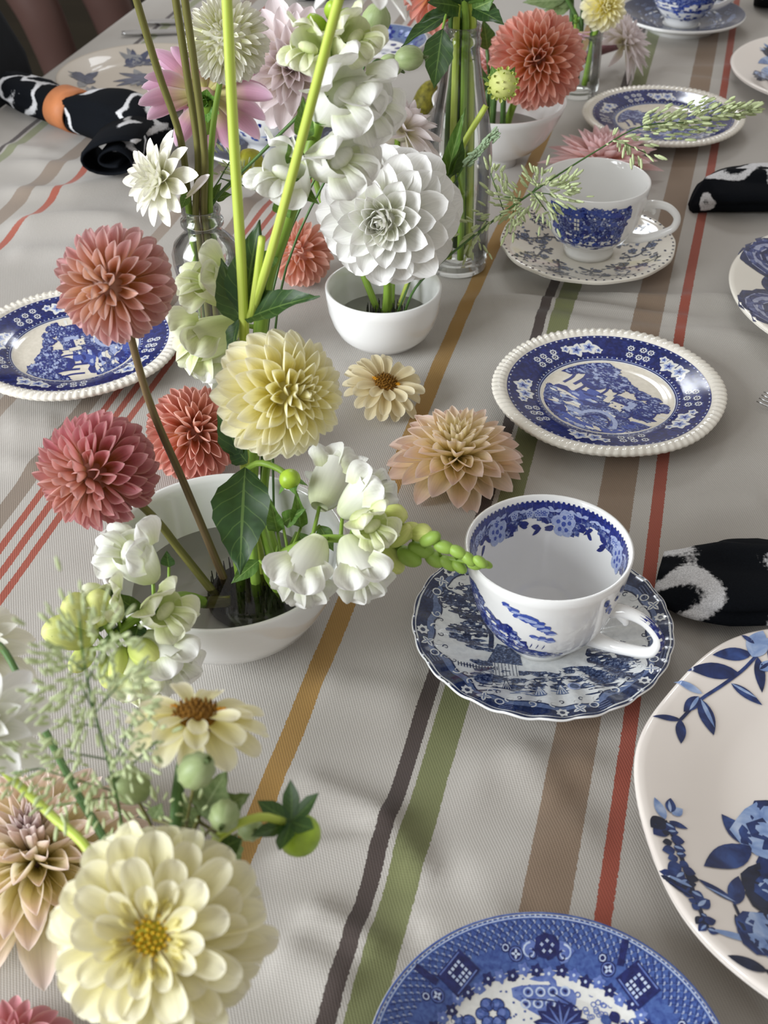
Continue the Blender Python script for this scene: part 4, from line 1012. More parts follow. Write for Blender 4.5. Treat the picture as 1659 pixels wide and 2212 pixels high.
def bloom(parent, pos, axis, R, mat, n, th=(8, 150), pw=.62, base=(.40, .40), L=(.5, .62), Wd=(.22, .34), lean=(10, 30), shape=None, bins=5, seed=0, core=None, core_r=.45, inner_t=.25, jit=1.0, tint=(1, 1, 1), tj=.06, flat=1.0, name='flower_head', nunv=(4, 6), th_min=0.0):
    sh = dict(wb=(.35, .35), pk=(.55, .55), tip=(1.6, 1.6), cup0=(1.6, .9), cup1=(1.9, .9), curl=(.3, .1), wave=(0, 0))
    sh.update(shape or {}); rg = random.Random(seed)
    hw_ = zframe(pos, axis, rg.uniform(0, 6.28))
    vs, fs, uv = blob_data(R*core_r, R*core_r, R*core_r*flat, 14, 10)
    hd = link(name, mesh(name, vs, fs, uv), parent, hw_, core or mat)
    ms = []
    for b in range(bins):
        f = b/(bins-1); g_ = {k: v[0]+(v[1]-v[0])*f for k, v in sh.items()}
        me = petal_mesh('petal', nu=nunv[0], nv=nunv[1], seed=seed*10+b, **g_); me.materials.append(mat); ms.append(me)
    for i in range(n):
        t_ = (i+.5)/n; lp = lambda ab: ab[0]+(ab[1]-ab[0])*t_
        p_ = R_(th[0]+(th[1]-th[0])*t_**pw+rg.gauss(0, 1.6*jit)); f = i*GOLD+rg.gauss(0, .05*jit)
        pd = p_+R_(lp(lean)+rg.gauss(0, 3*jit))
        rb = lp(base)*R; bp_ = V((math.sin(p_)*math.cos(f)*rb, math.sin(p_)*math.sin(f)*rb, math.cos(p_)*rb*flat))
        d = V((math.sin(pd)*math.cos(f), math.sin(pd)*math.sin(f), math.cos(pd)))
        nn = V((-math.cos(pd)*math.cos(f), -math.cos(pd)*math.sin(f), math.sin(pd)))
        l_ = lp(L)*R*(1+rg.gauss(0, .04*jit)); w_ = lp(Wd)*R*(1+rg.gauss(0, .05*jit))
        m_ = frame(bp_, d, nn, w_, l_, (w_+l_)/2) @ M.Rotation(rg.gauss(0, .10*jit), 4, 'Y')
        o = bpy.data.objects.new('petal', ms[min(bins-1, int(t_*bins))]); COL.objects.link(o); o.parent = hd; o.matrix_basis = m_
        k = 1+rg.uniform(-tj, tj); al = max(0.0, 1-t_/inner_t) if inner_t > 0 else 0.0
        o.color = (tint[0]*k, tint[1]*k, tint[2]*k, al)
    return hd
def leaf_mesh(name, serr=7, fold=.35, bend=.35, nu=6, nv=14, wid=.5, pk=.36, wave=.02, depth=.05):
    vs, uv, fs = [], [], []
    for j in range(nv+1):
        v = j/nv; s_ = v/pk if v < pk else (1-v)/(1-pk)
        w_ = wid*.5*(math.sin(PI/2*min(1, s_))**.85 if v < pk else math.sin(PI/2*s_)**1.15)
        if serr: w_ *= 1-depth*(2.2*((v*serr) % 1.0))*(1 if .12 < v < .95 else 0)
        w_ = max(w_, .004)
        for i in range(nu+1):
            u = -1+2*i/nu
            vs.append((u*w_*math.cos(fold), v-.0, abs(u)*w_*math.sin(fold)-bend*v*v*.5+wave*math.sin(v*15+u*3)*abs(u))); uv.append(((u+1)/2, v))
    for j in range(nv):
        for i in range(nu): a = j*(nu+1)+i; fs.append((a, a+1, a+nu+2, a+nu+1))
    return mesh(name, vs, fs, uv)
LM = {}
def leaf(parent, a, b, wd, nrm, mat='leaf', serr=6, fold=.3, bend=.25, name='leaf', depth=.06):
    key = (mat, serr, round(fold, 2), round(bend, 2), depth)
    if key not in LM: LM[key] = leaf_mesh('leaf', serr, fold, bend, depth=depth); LM[key].materials.append(MT[mat])
    a, b = V(a), V(b); d = b-a; L = d.length
    # the blade sags by half its bend at the tip: aim a little higher
    zz = (V(nrm)-d.normalized()*V(nrm).dot(d.normalized())).normalized(); d = d+zz*(bend*.5*L)
    return link(name, LM[key], parent, frame(a, d, nrm, wd/.5, d.length, L))
def sepals(parent, pos, axis, r, n=5, mat='sepal', out=70, wd=.5, name='sepal'):
    key = ('sep', mat)
    if key not in LM: LM[key] = leaf_mesh('sepal', 0, .2, -.5, 4, 6, pk=.5); LM[key].materials.append(MT[mat])
    q = zframe(pos, axis)
    for i in range(n):
        f = 2*PI*i/n+.4; p_ = R_(out)
        d = q.to_3x3() @ V((math.sin(p_)*math.cos(f), math.sin(p_)*math.sin(f), math.cos(p_))); nn = q.to_3x3() @ V((-math.cos(p_)*math.cos(f), -math.cos(p_)*math.sin(f), math.sin(p_)))
        link(name, LM[key], parent, frame(pos, d, nn, r*wd/.5, r, r))
BALL = dict(th=(2, 150), pw=.58, base=(.30, .50), L=(.58, .54), Wd=(.24, .43), lean=(8, 36), shape=dict(wb=(.6, .55), pk=(.72, .66), tip=(2.1, 1.65), cup0=(1.6, 1.2), cup1=(1.6, 1.25), curl=(.35, .25)), core_r=.40, nunv=(6, 7))
POMP = dict(th=(2, 150), pw=.58, base=(.52, .62), L=(.44, .42), Wd=(.15, .29), lean=(8, 34), shape=dict(wb=(.6, .6), pk=(.72, .70), tip=(2.4, 2.2), cup0=(1.7, 1.3), cup1=(1.6, 1.2), curl=(.4, .4)), core_r=.60, nunv=(4, 6))
DECO = dict(th=(4, 100), pw=.80, base=(.05, .16), L=(.40, .92), Wd=(.16, .44), lean=(0, 8), shape=dict(wb=(.5, .32), pk=(.55, .6), tip=(1.5, 1.6), cup0=(1.5, .7), cup1=(1.2, .5), curl=(.5, -.25)), core_r=.18, nunv=(6, 7))
def dahlia(label, pos, axis, R, mat, spec, n, stem=None, smat='stem', sr=.0028, seed=0, name='dahlia', group='cut dahlias', core=None, root=None, cat='flower', **kw):
    pos = V(pos); axis = V(axis).normalized()
    b = V(root) if root is not None else (V(stem[0]) if stem else pos-axis*R*.3)
    th = thing(name, label, cat, b, group)
    sp_ = dict(spec); sp_.update(kw)
    hd = bloom(th, pos, axis, R, MT[mat], n, seed=seed, core=MT[core] if core else None, **sp_)
    if stem: tube('stem', list(stem)+[pos-axis*R*.12], [sr*1.1, sr, sr*.9], MT[smat], th, 8, 6*len(stem))
    return th, hd

PM_ = lambda k, *a, **kw: MT.__setitem__(k, petal_mat(k, *a, **kw))
PM_('petal_dusty_rose', ('d99c58', 'dca298', 'ddb2b6'), ('b88038', 'e2ae80', 'e6c0b0'), 'f2d6d0')
PM_('petal_rose', ('cc9050', 'd6868a', 'dc9aa4'), ('a8743c', 'd89c7c', 'e6b0a6'), 'efc4be')
PM_('petal_coral', ('da965c', 'e29888', 'e9ac9e'), ('cc8450', 'e6a688', 'efbeac'), 'f4ccc0')
PM_('petal_salmon', ('ecb068', 'f4b4a2', 'f6c2b4'), ('e2a848', 'f2b48a', 'f7c8b4'), 'f9d4c8')
PM_('petal_peach', ('e6a478', 'efb4a0', 'f4c8b8'), None, 'f7d2c4')
PM_('petal_cream', ('f0e470', 'f9f2b8', 'fcf8e0'), ('e8da4c', 'f8ef92', 'fcf7cc'), 'fdfaea')
PM_('petal_white', ('eef0d2', 'f8f8f2', 'fbfaf8'), ('dde5a4', 'f4f5de', 'faf9f2'), 'fdfcfb', trans=.22)
PM_('petal_ivory', ('eaebbc', 'f7f6e6', 'fbf9f0'), ('e0e3a0', 'f4f4d6', 'faf8ea'), 'fdfbf4', trans=.24)
PM_('petal_blush', ('ebe6c4', 'f2e9e7', 'f4eaec'), None, 'f8f2f4')
PM_('petal_orchid', ('e2dc92', 'd8a4b8', 'e0b4d0'), ('e2dc92', 'e2bcc4', 'edd2de'), 'f4e2e8')
PM_('petal_sunset', ('f8ec98', 'fbebc0', 'f5d4ca'), ('efe27c', 'faf2a4', 'f7ecc4'), 'fbf0e6', trans=.46)
PM_('petal_plum_eye', ('faf0a6', 'fbf3c8', 'f6dcd2'), ('8e5462', '9e6c7a', 'e2d2d6'), 'fcf4ea', trans=.46)
PM_('petal_pink', ('e9ac84', 'f1cac4', 'f5d6d8'), None, 'f8e4e4')
PM_('petal_zinnia', ('e2d98a', 'f5efc2', 'f9f4d8'), ('dccd64', 'f5eea6', 'f9f5d0'), 'fbf7e2')
PM_('petal_zinnia_tan', ('dcc48c', 'efe2b8', 'f5ebca'), None, 'f8f1d6')
PM_('petal_snap', ('e6ecc4', 'f5f6ea', 'faf9f5'), None, 'fcfbf9', trans=.26)
PM_('petal_snap_green', ('d4e094', 'e8edbc', 'f3f4de'), None, 'f6f6e6', trans=.26)
PM_('petal_lime', ('b9cb62', 'd2dc7c', 'e2e692'), None, 'e9ecA4', trans=.15)
MT['disk_orange'] = plain('disk_florets_orange', 'cfa92c', .6, .2, .35, 900)
MT['disk_brown'] = plain('disk_florets_brown', '7a5418', .7, .2, .35, 900)
MT['disk_lime'] = plain('disk_lime', 'b0b038', .6, .2, .3, 500)
MT['bud_green'] = plain('bud_green', '9dbb3a', .35, .4, .25, 120)
MT['bud_soft'] = plain('bud_soft_green', '8fae4c', .45, .35, .25, 150)
MT['pod'] = stem_mat('seed_pod_green', '8b9c66', 'a7b585')

# ------------------------------------------------------------------ dahlias of the wide bowl
def K(dx=0, dy=0, z=.022): return V((K1.x+dx, K1.y+dy, z))
dahlia('dusty rose ball dahlia on a long brown stem above the fluted plate', P(245, 615, .575), (-.25, -.72, .30), 140*.000239, 'petal_dusty_rose', BALL, 165, [K(-.013, -.004), P(400, 1050, .572), P(320, 860, .574)], 'stem_brown', .0023, 11)
dahlia('deep rose ball dahlia leaning low over the rim of the wide bowl', P(205, 1020, .545), (-.45, -.75, .15), 140*.000252, 'petal_rose', BALL, 195, [K(-.018, -.012), P(390, 1190, .548), P(330, 1115, .547)], 'stem_dark', .0024, 12)
dahlia('coral ball dahlia lying on the cloth behind the wide bowl', T(420, 935, .036), (.25, -.55, .8), .036, 'petal_coral', BALL, 190, None, seed=13)
th, hd = dahlia('pale lemon dahlia with pointed petals above the wide bowl', P(618, 852, .545), (.55, -.62, .38), 158*.000243, 'petal_cream', DECO, 130, [K(.018, .012), P(572, 1100, .588), P(578, 990, .588), P(590, 920, .574)], 'stem', .0024, 14, th=(5, 128), pw=.72, base=(.22, .34), L=(.42, .70), Wd=(.18, .48), lean=(2, 6), core_r=.34, inner_t=.5, shape=dict(wb=(.5, .45), pk=(.58, .62), tip=(1.6, 1.6), cup0=(1.5, 1.0), cup1=(1.2, .8), curl=(.35, .1)))
# tall branching stem: leaves at the joint, cut side shoot, white flower at the top
J = P(527, 690, .585)
tw_ = thing('white_dahlia', 'white dahlia on a tall lime stem that forks above the lemon dahlia', 'flower', K(.008, .001), 'cut dahlias')
tube('stem', [K(.008, .001), P(528, 1000, .578), J, P(505, 300, .592), P(489, -20, .597), P(482, -130, .6)], [.0030, .0029, .0027, .0025, .0023], MT['stem_lime'], tw_, 10, 30)
tube('branch', [P(540, 690, .584), P(590, 530, .575), P(660, 270, .565), P(724, 28, .556), P(745, -40, .553)], [.0024, .0024, .0022], MT['stem_lime'], tw_, 10, 24)
tube('cut_shoot', [P(545, 680, .582), P(557, 590, .580), P(566, 512, .579)], [.0023, .0021, .0019], MT['stem_lime'], tw_, 8, 8)
bloom(tw_, P(790, -62, .55), (.15, .1, 1), 118*.00021, MT['petal_white'], 70, seed=15, **{**DECO, 'th': (4, 112)})
vN = (0, -.75, .65)
leaf(tw_, J, P(560, 478, .600), .026, (-.3, -.9, .3)); leaf(tw_, P(530, 690, .583), P(688, 640, .560), .0205, (.1, -.5, .9)); leaf(tw_, P(522, 700, .585), P(478, 560, .60), .020, (-.2, -.9, .3))
leaf(tw_, P(515, 690, .583), P(500, 790, .58), .012, (-.8, -.6, .2)); leaf(tw_, P(519, 800, .581), P(483, 900, .585), .016, (-.8, -.6, .2))
leaf(tw_, P(530, 1010, .568), P(518, 1240, .520), .037, (-.1, -.85, .5), bend=.15); leaf(tw_, P(520, 1000, .575), P(482, 850, .59), .020, (-.6, -.8, .2))
leaf(tw_, P(535, 1000, .57), P(495, 940, .585), .02, (-.6, -.8, .2))
tube('branchlet', [P(524, 1020, .572), P(560, 1000, .565), P(600, 1012, .56), P(622, 1030, .556)], .0019, MT['stem'], tw_, 8, 10)
bd_ = link('bud', mesh('bud', *blob_data(.0062, .0062, .0058)), tw_, zframe(P(626, 1035, .554), (.3, -.3, -.6)), MT['bud_green']); sepals(bd_, P(624, 1026, .556), (.2, -.2, -.9), .012, 5, out=60)
for dx, dy, u, v in ((.004, -.009, 540, 1095), (-.005, -.004, 498, 1110), (.017, -.002, 560, 1120)):
    tube('stem_shoot', [K(dx, dy), P(u, v, .566)], [.0032, .0022], MT['stem'], tw_, 8, 5)

# ------------------------------------------------------------------ snapdragons
SN = {}
def snap_meshes():
    for k, m in (('petal_snap', 'w'), ('petal_snap_green', 'g')):
        a = petal_mesh('upper_lobe', .7, .6, 2.4, .7, .3, -1.0, 1.1, 8, 8, seed=3); b = petal_mesh('lower_lobe', .6, .6, 2.6, .5, -.3, -1.4, 1.0, 8, 8, seed=5)
        for me in (a, b): me.materials.append(MT[k])
        vs, fs, uv = [], [], []; n, s = 14, 8
        for j in range(s+1):
            v = j/s; r = .15+.17*v**.6+.07*math.sin(v*PI); 
            for i in range(n): f = 2*PI*i/n; vs.append((r*math.cos(f)*(1.08), v*.95, r*math.sin(f)*(.95)-.06*math.sin(v*PI))); uv.append((i/n, v*.8))
        for j in range(s):
            for i in range(n): fs.append((j*n+i, j*n+(i+1) % n, (j+1)*n+(i+1) % n, (j+1)*n+i))
        fs.append(tuple(range(n)))
        c_ = mesh('blossom', vs, fs, uv); c_.materials.append(MT[k])
        p_ = mesh('palate', *blob_data(.21, .17, .12, 12, 6, lambda a, v: 1-.22*abs(math.sin(a))**8)); p_.materials.append(MT['petal_snap' if m == 'w' else 'petal_snap_green'])
        SN[m] = (a, b, c_, p_)
snap_meshes()
def blossom(parent, pos, d, upv, s, k='w', open_=1.0, rg=random):
    """two-lipped flower: tube along d, lips at its mouth"""
    a, b, tb, pal = SN[k]; fr_ = frame(pos, d, upv, s, s, s)
    o = link('blossom', tb, parent, fr_); q = fr_
    for sx in (-1, 1):
        link('upper_lobe', a, o, q @ frame((sx*.12, .72, .22), (sx*.34, .92, .40), (-sx*.2, -.5, .85), .66, .52, .55))
    for sx, yy in ((-1, 0), (0, .05), (1, 0)):
        link('lower_lobe', b, o, q @ frame((sx*.15, .76+yy, -.17), (sx*.58, .85, -.42), (0, .5, .85), .56, .50, .5))
    link('palate', pal, o, q @ M.Translation((0, .78, -.08)))
    sepals(o, pos+V(d).normalized()*s*.02, d, s*.34, 5, out=28, wd=.55)
    return o
def snapbud(parent, pos, d, s, mat='petal_lime', tipm=None):
    fr_ = zframe(pos+V(d).normalized()*s*.5, d)
    key = ('sb', mat)
    if key not in LM:
        def f(a, v): return 1+.10*math.cos(2*a)*v+.06*math.cos(4*a)
        LM[key] = mesh('bud', *blob_data(.30, .36, .56, 12, 9, f)); LM[key].materials.append(MT[mat])
    o = link('bud', LM[key], parent, fr_ @ M.Diagonal((s, s, s, 1)))
    sepals(o, pos, d, s*.95, 5, out=24, wd=.42)
    return o
def pedicel(parent, pts, pos, r=.0010, mat='stem'):
    c_ = crom(pts, 80); q = min(c_, key=lambda a: (a-V(pos)).length)
    if (q-V(pos)).length > .0025: tube('pedicel', [q, V(pos)], [r*1.2, r], MT[mat], parent, 6, 2)
# right-leaning snapdragon
A = [K(.021, -.013), P(580, 1225, .540), P(690, 1165, .524), P(840, 1180, .520), P(960, 1205, .506), P(1040, 1218, .496)]
sr_ = thing('snapdragon', 'white snapdragon spike leaning from the wide bowl across to the teacup rim', 'flower', A[0], 'snapdragons')
tube('stem', A, [.0030, .0028, .0024, .0018, .0010], MT['stem'], sr_, 8, 30)
s_ = .00027
for (u, v, Y, du, dv, dY, sc, k) in [(690, 1095, .548, 40, -95, .03, 118, 'w'), (740, 1110, .54, 60, -60, .0, 105, 'w'), (690, 1165, .506, -62, 105, -.030, 116, 'w'), (750, 1165, .506, 45, 100, -.03, 110, 'w'), (650, 1190, .508, 20, 95, -.034, 100, 'w'), (770, 1120, .518, 60, 20, -.03, 92, 'g')]:
    p0 = P(u, v, Y); d = P(u+du, v+dv, Y+dY)-p0; blossom(sr_, p0, d, V((0, -.5, .9))+d.normalized()*0, sc*s_, k); pedicel(sr_, A, p0)
rg = random.Random(4)
for i, (u, v, r) in enumerate([(790, 1140, 62), (815, 1185, 60), (845, 1115, 52), (860, 1160, 46), (875, 1150, 42), (835, 1205, 50), (905, 1150, 40), (880, 1200, 40), (905, 1185, 38), (925, 1165, 34), (935, 1205, 32), (955, 1180, 30), (965, 1215, 28), (985, 1190, 26), (990, 1222, 24), (1010, 1205, 24), (1022, 1220, 22), (1035, 1212, 22), (1048, 1218, 18)]):
    f = (u-760)/290; p0 = P(u, v, .528-.034*f-.004*(i % 2)); d = V((.75, -.35+rg.uniform(-.5, .2), rg.uniform(-.1, .5)+(.6 if v < 1170 else -.5)))
    pedicel(sr_, A, p0-d.normalized()*r*.00036*.4, .0007); snapbud(sr_, p0-d.normalized()*r*.00036*.4, d, r*.00036, 'petal_lime' if i < 7 else 'bud_soft')
for u, v, u2, v2 in [(600, 1150, 585, 1080), (560, 1210, 500, 1260), (640, 1150, 700, 1220), (650, 1140, 640, 1060), (600, 1180, 640, 1240), (610, 1130, 660, 1100), (690, 1135, 720, 1190)]: pedicel(sr_, A, P(u, v, .545), .0008); leaf(sr_, P(u, v, .545), P(u2, v2, .535), .010, (0, -.7, .7), 'leaf_mid', 0)
# left-leaning snapdragon
A = [K(-.026, -.019, .026), P(395, 1290, .506), P(330, 1312, .478), P(262, 1358, .462), P(215, 1400, .452)]
sl_ = thing('snapdragon', 'white snapdragon with lime buds hanging over the left rim of the wide bowl', 'flower', A[0], 'snapdragons')
tube('stem', A, [.0036, .0032, .0028, .0018], MT['stem'], sl_, 8, 24); tube('stem_stub', [K(-.025, -.019, .026), K(-.010, -.019, .027)], .0035, MT['stem_dark'], sl_, 8, 3)
for (u, v, Y, du, dv, dY, sc, k) in [(330, 1245, .486, -62, -78, -.01, 127, 'w'), (318, 1318, .474, 78, -12, -.03, 115, 'g'), (315, 1375, .464, 68, 60, -.02, 120, 'w'), (290, 1395, .460, 10, 85, -.02, 106, 'g'), (255, 1330, .458, -35, -55, -.01, 89, 'g')]:
    p0 = P(u, v, Y); d = P(u+du, v+dv, Y+dY)-p0; blossom(sl_, p0, d, (0, -.35, .95), sc*.000245, k); pedicel(sl_, A, p0)
for u, v, du, dv, r in [(215, 1335, -70, -30, 112), (205, 1365, -95, 0, 118), (285, 1395, 50, 30, 88), (222, 1335, -22, -72, 100), (265, 1400, -10, 60, 80), (200, 1400, -40, 40, 70), (230, 1420, 5, 70, 66)]:
    p0 = P(u, v, .456); d = P(u+du, v+dv, .444)-p0; snapbud(sl_, p0, d, r*.000232); pedicel(sl_, A, p0)
for u, v, u2, v2 in [(300, 1320, 232, 1272), (265, 1340, 232, 1285), (250, 1365, 245, 1325), (300, 1350, 290, 1385), (240, 1350, 200, 1330)]: pedicel(sl_, A, P(u, v, .467), .0008); leaf(sl_, P(u, v, .467), P(u2, v2, .457), .011, (-.1, -.7, .7), 'leaf', 0)
pedicel(sl_, A, P(365, 1225, .50), .0008); leaf(sl_, P(365, 1225, .50), P(360, 1190, .50), .008, (0, -.8, .5), 'leaf', 0)
# tall white snapdragon behind the fork
A = [K(-.004, .017), P(548, 950, .612), P(570, 640, .632), P(612, 500, .630), P(665, 340, .640), P(705, 200, .648), P(722, 90, .655), P(728, 40, .66)]
sw_ = thing('snapdragon', 'tall white snapdragon on a thick green stem beside the lime fork', 'flower', A[0], 'snapdragons')
tube('stem', A, [.0040, .0042, .0044, .0040, .0034, .0026, .0016], MT['stem'], sw_, 10, 36)
for (u, v, Y, du, dv, dY, sc, k) in [(690, 240, .64, 70, -70, -.03, 150, 'w'), (715, 200, .645, 80, 10, -.02, 140, 'w'), (672, 350, .635, 90, -28, -.03, 140, 'w'), (640, 420, .632, -38, -95, -.03, 135, 'w'), 
                                   (514, 640, .636, -68, -40, -.012, 122, 'g'), (510, 700, .634, -70, 30, -.016, 132, 'g'), (515, 740, .632, -50, 40, -.010, 104, 'w'), (690, 130, .65, -40, -65, -.03, 105, 'g'), (735, 120, .65, 38, -65, -.02, 105, 'g')]:
    p0 = P(u, v, Y); d = P(u+du, v+dv, Y+dY)-p0; blossom(sw_, p0, d, (0, -.5, .9), sc*.000258, k); pedicel(sw_, A, p0, .0013)
for u, v, du, dv, r in [(700, 70, -30, -30, 60), (735, 60, 20, -40, 55), (718, 40, 0, -40, 50)]:
    p0 = P(u, v, .655); snapbud(sw_, p0, P(u+du, v+dv, .645)-p0, r*.00026, 'bud_green'); pedicel(sw_, A, p0)
for u, v, u2, v2 in [(625, 395, 688, 440), (660, 300, 655, 210), (690, 250, 725, 270), (610, 470, 620, 400), (590, 540, 560, 600), (640, 350, 625, 300)]: pedicel(sw_, A, P(u, v, .632), .0010); leaf(sw_, P(u, v, .632), P(u2, v2, .615), .011, (0, -.8, .6), 'leaf_mid', 0)

# ------------------------------------------------------------------ flowers of the glass bottle on the left
bl = V((BL_.x, BL_.y, .03))
dahlia('ivory white pompon dahlia above the pink dahlia seen from the back', P(490, 86, .850), (-.05, -.75, .65), 87*.00034, 'petal_ivory', POMP, 260, inb(BL_, 330, .128)+[P(456, 330, .846), P(466, 230, .848)], 'stem', .0022, 21)
th, hd = dahlia('pink dahlia seen from the back with a green calyx', P(445, 205, .912), (.05, .85, .35), 128*.000357, 'petal_orchid', DECO, 62, inb(BL_, 90, .128)+[P(438, 370, .874), P(441, 300, .888)], 'stem_brown', .0026, 22, th=(30, 100), pw=.9, Wd=(.26, .40), L=(.7, .98), inner_t=.5)
tube('calyx_neck', [P(441, 290, .889), P(444, 215, .896)], [.0036, .0075], MT['stem'], th, 10, 4)
sepals(th, P(444, 222, .894), (0, -1, .15), .0157, 7, 'sepal', 62, .6); sepals(th, P(444, 214, .896), (0, -1, .1), .0125, 5, 'sepal', 25, .7)
th, hd = dahlia('half-open white dahlia leaning out of the bottle neck', P(352, 388, .835), (-.62, -.55, .45), 92*.000345, 'petal_ivory', DECO, 58, inb(BL_, 202, .128)+[P(402, 424, .840)], 'stem', .0024, 23, th=(6, 88), pw=.85, L=(.45, .95), Wd=(.2, .42), inner_t=.35)
leaf(th, P(405, 420, .836), P(392, 450, .83), .008, (0, -.9, .4), 'leaf_mid', 0)
pl = petal_mesh('loose_petal', .3, .6, 1.5, .7, .5, .5, .2); pl.materials.append(MT['petal_blush']); link('loose_petal', pl, th, frame(P(404, 428, .826), P(486, 385, .814)-P(404, 428, .826), (0, -.3, .95), .0125, .031, .03))
g3 = 'tall cut stems in the bottle'
for i, (ang, pts) in enumerate([(165, [(390, 300, .851), (340, 150, .847), (292, -10, .842), (280, -60, .840)]), (255, [(428, 330, .839), (404, 160, .835), (378, -10, .832), (370, -60, .831)]), (296, [(442, 330, .833), (422, 160, .828), (398, -10, .825), (392, -60, .824)])]):
    root_ = inb(BL_, ang, .128)
    th = thing('cut_flower', ['olive stem slanting furthest out of the bottle', 'olive stem in the bottle, behind its near twin', 'thick olive stem rising past the pompon dahlia'][i], 'flower', root_[0], g3)
    tube('stem', root_+[P(*p) for p in pts], [.0022, .0023, .0026, .0026, .0024], MT['stem_dark'], th, 8, 30)
MT['pin'] = MT['stem_deep']
th = thing('grass_stalk', 'thin dark green stalk slanting from the bottle to the white snapdragon', 'stem', inb(BL_, 354, .128)[0]); tube('stem', inb(BL_, 354, .128)+[P(560, 335, .836), P(690, 205, .82)], [.0011, .0012, .0012], MT['stem_deep'], th, 6, 24)
th = thing('yellow_bud', 'round yellow-green dahlia bud behind the lime stem', 'flower bud', inb(BL_, 27, .128)[0], 'dahlia buds')
tube('stem', inb(BL_, 27, .128)+[P(496, 402, .880), P(530, 365, .90)], [.0013, .0013], MT['stem'], th, 6, 20)
b_ = link('bud', mesh('bud', *blob_data(.0115, .0115, .0125, 14, 10, lambda a, v: 1+.04*math.cos(6*a))), th, zframe(P(540, 355, .905), (.1, -.5, .8)), plain('bud_yellow', 'a8a838', .4, .3, .25, 150))
sepals(b_, P(540, 378, .898), (.1, -.4, -.9), .010, 5, 'sepal', 75)
for a, b in (((462, 432), (478, 395)), ((466, 430), (500, 420))): leaf(th, P(a[0], a[1], .856), P(b[0], b[1], .852), .009, (0, -.6, .8), 'leaf_mid', 0)

# ------------------------------------------------------------------ small bowl: white dahlias, bud, grass
k2 = V((.004, .876, .0215))
dahlia('large pure white dahlia over the small round bowl', P(832, 472, .845), (-.22, -.86, .26), 166*.000352, 'petal_white', DECO, 92, [k2, P(838, 620, .868)], 'stem', .0035, 31, th=(5, 122), pw=.78, base=(.10, .26), L=(.34, .80), Wd=(.20, .62), inner_t=.35, shape=dict(wb=(.55, .4), pk=(.6, .62), tip=(2.0, 1.9), cup0=(1.4, .7), cup1=(1.2, .5), curl=(.5, .1)), core_r=.26)
dahlia('blush white dahlia turned away behind the large white dahlia', P(868, 285, .955), (.55, .35, .6), 118*.00038, 'petal_blush', DECO, 60, [k2+V((.004, .006, 0)), P(850, 480, .92)], 'stem', .0026, 32, th=(8, 112), inner_t=0)
dahlia('pale white dahlia with a lilac heart behind the tall snapdragon', P(628, 142, 1.02), (.05, -.85, .45), 138*.000405, 'petal_blush', DECO, 80, [k2+V((-.006, .004, 0)), V((-.022, .902, .066)), P(690, 420, .95)], 'stem', .0026, 33, inner_t=0, tint=(1.02, 1.0, 1.0), core='petal_orchid', core_r=.24)
dahlia('peach dahlia lying on the cloth left of the small bowl', T(648, 545, .0315), (-.1, -.62, .72), .031, 'petal_peach', BALL, 110, None, seed=34, Wd=(.24, .46))
for u, v, dx in ((815, 640, -.006), (845, 640, .002), (862, 650, .008)):
    pass
th = thing('green_bud', 'lime green dahlia bud on a slanting stem before the milk bottle', 'flower bud', k2+V((.009, .004, 0)), 'dahlia buds')
bp_ = P(1086, 182, .915)
tube('stem', [k2+V((.009, .004, 0)), P(900, 560, .90), P(985, 345, .905), P(1050, 228, .912)], [.0020, .0022, .0024, .0022], MT['stem_lime'], th, 8, 20)
hd = bloom(th, bp_, (0, -.85, .3), 35*.000365, MT['petal_lime'], 40, seed=36, **{**POMP, 'core_r': .82, 'base': (.78, .80), 'L': (.30, .34), 'Wd': (.22, .34), 'lean': (-30, -40), 'inner_t': 0})
sepals(hd, P(1082, 196, .918), (0, .6, .6), .0195, 5, 'leaf_mid', 62, .5)
tube('branch', [P(985, 345, .905), P(990, 380, .90), P(1000, 420, .897)], .0012, MT['stem'], th, 6, 6); leaf(th, P(962, 400, .902), P(1005, 235, .90), .012, (-.4, -.9, .1), 'leaf_mid', 0); leaf(th, P(970, 385, .903), P(1000, 300, .89), .012, (.4, -.9, .1), 'leaf', 0)

# ------------------------------------------------------------------ milk bottle: leaves and stems
mb = V((BM_.x, BM_.y, .012))
th = thing('coral_dahlia', 'coral dahlia behind the leafy top of the milk bottle', 'flower', mb, 'cut dahlias')
bloom(th, P(955, -25, 1.075), (-.1, -.3, .9), 92*.000405, MT['petal_coral'], 80, seed=41, **BALL)
tube('stem', inb(BM_, 128, .2076, .0086, .012)+[P(975, -25, 1.03), P(958, -15, 1.062)], [.0028, .0027, .0026], MT['stem'], th, 8, 30)
for i, (ang, pts, mt) in enumerate([(180, [(975, 0), (940, -50)], 'stem_deep'), (232, [(988, -5), (975, -60)], 'stem_lime'), (283, [(1002, -5), (996, -60)], 'stem'), (328, [(1012, -5), (1012, -60)], 'stem_lime'), (10, [(1026, -5), (1045, -60)], 'stem'), (50, [(1014, -10), (1022, -60)], 'stem_deep'), (90, [(1000, -10), (1002, -60)], 'stem_deep')]):
    rr_ = inb(BM_, ang, .2076, .0086, .012); tube('stem', rr_+[P(u, v, rr_[2].y) for u, v in pts], [.0030, .0028, .0027, .0027], MT[mt], th, 8, 30)
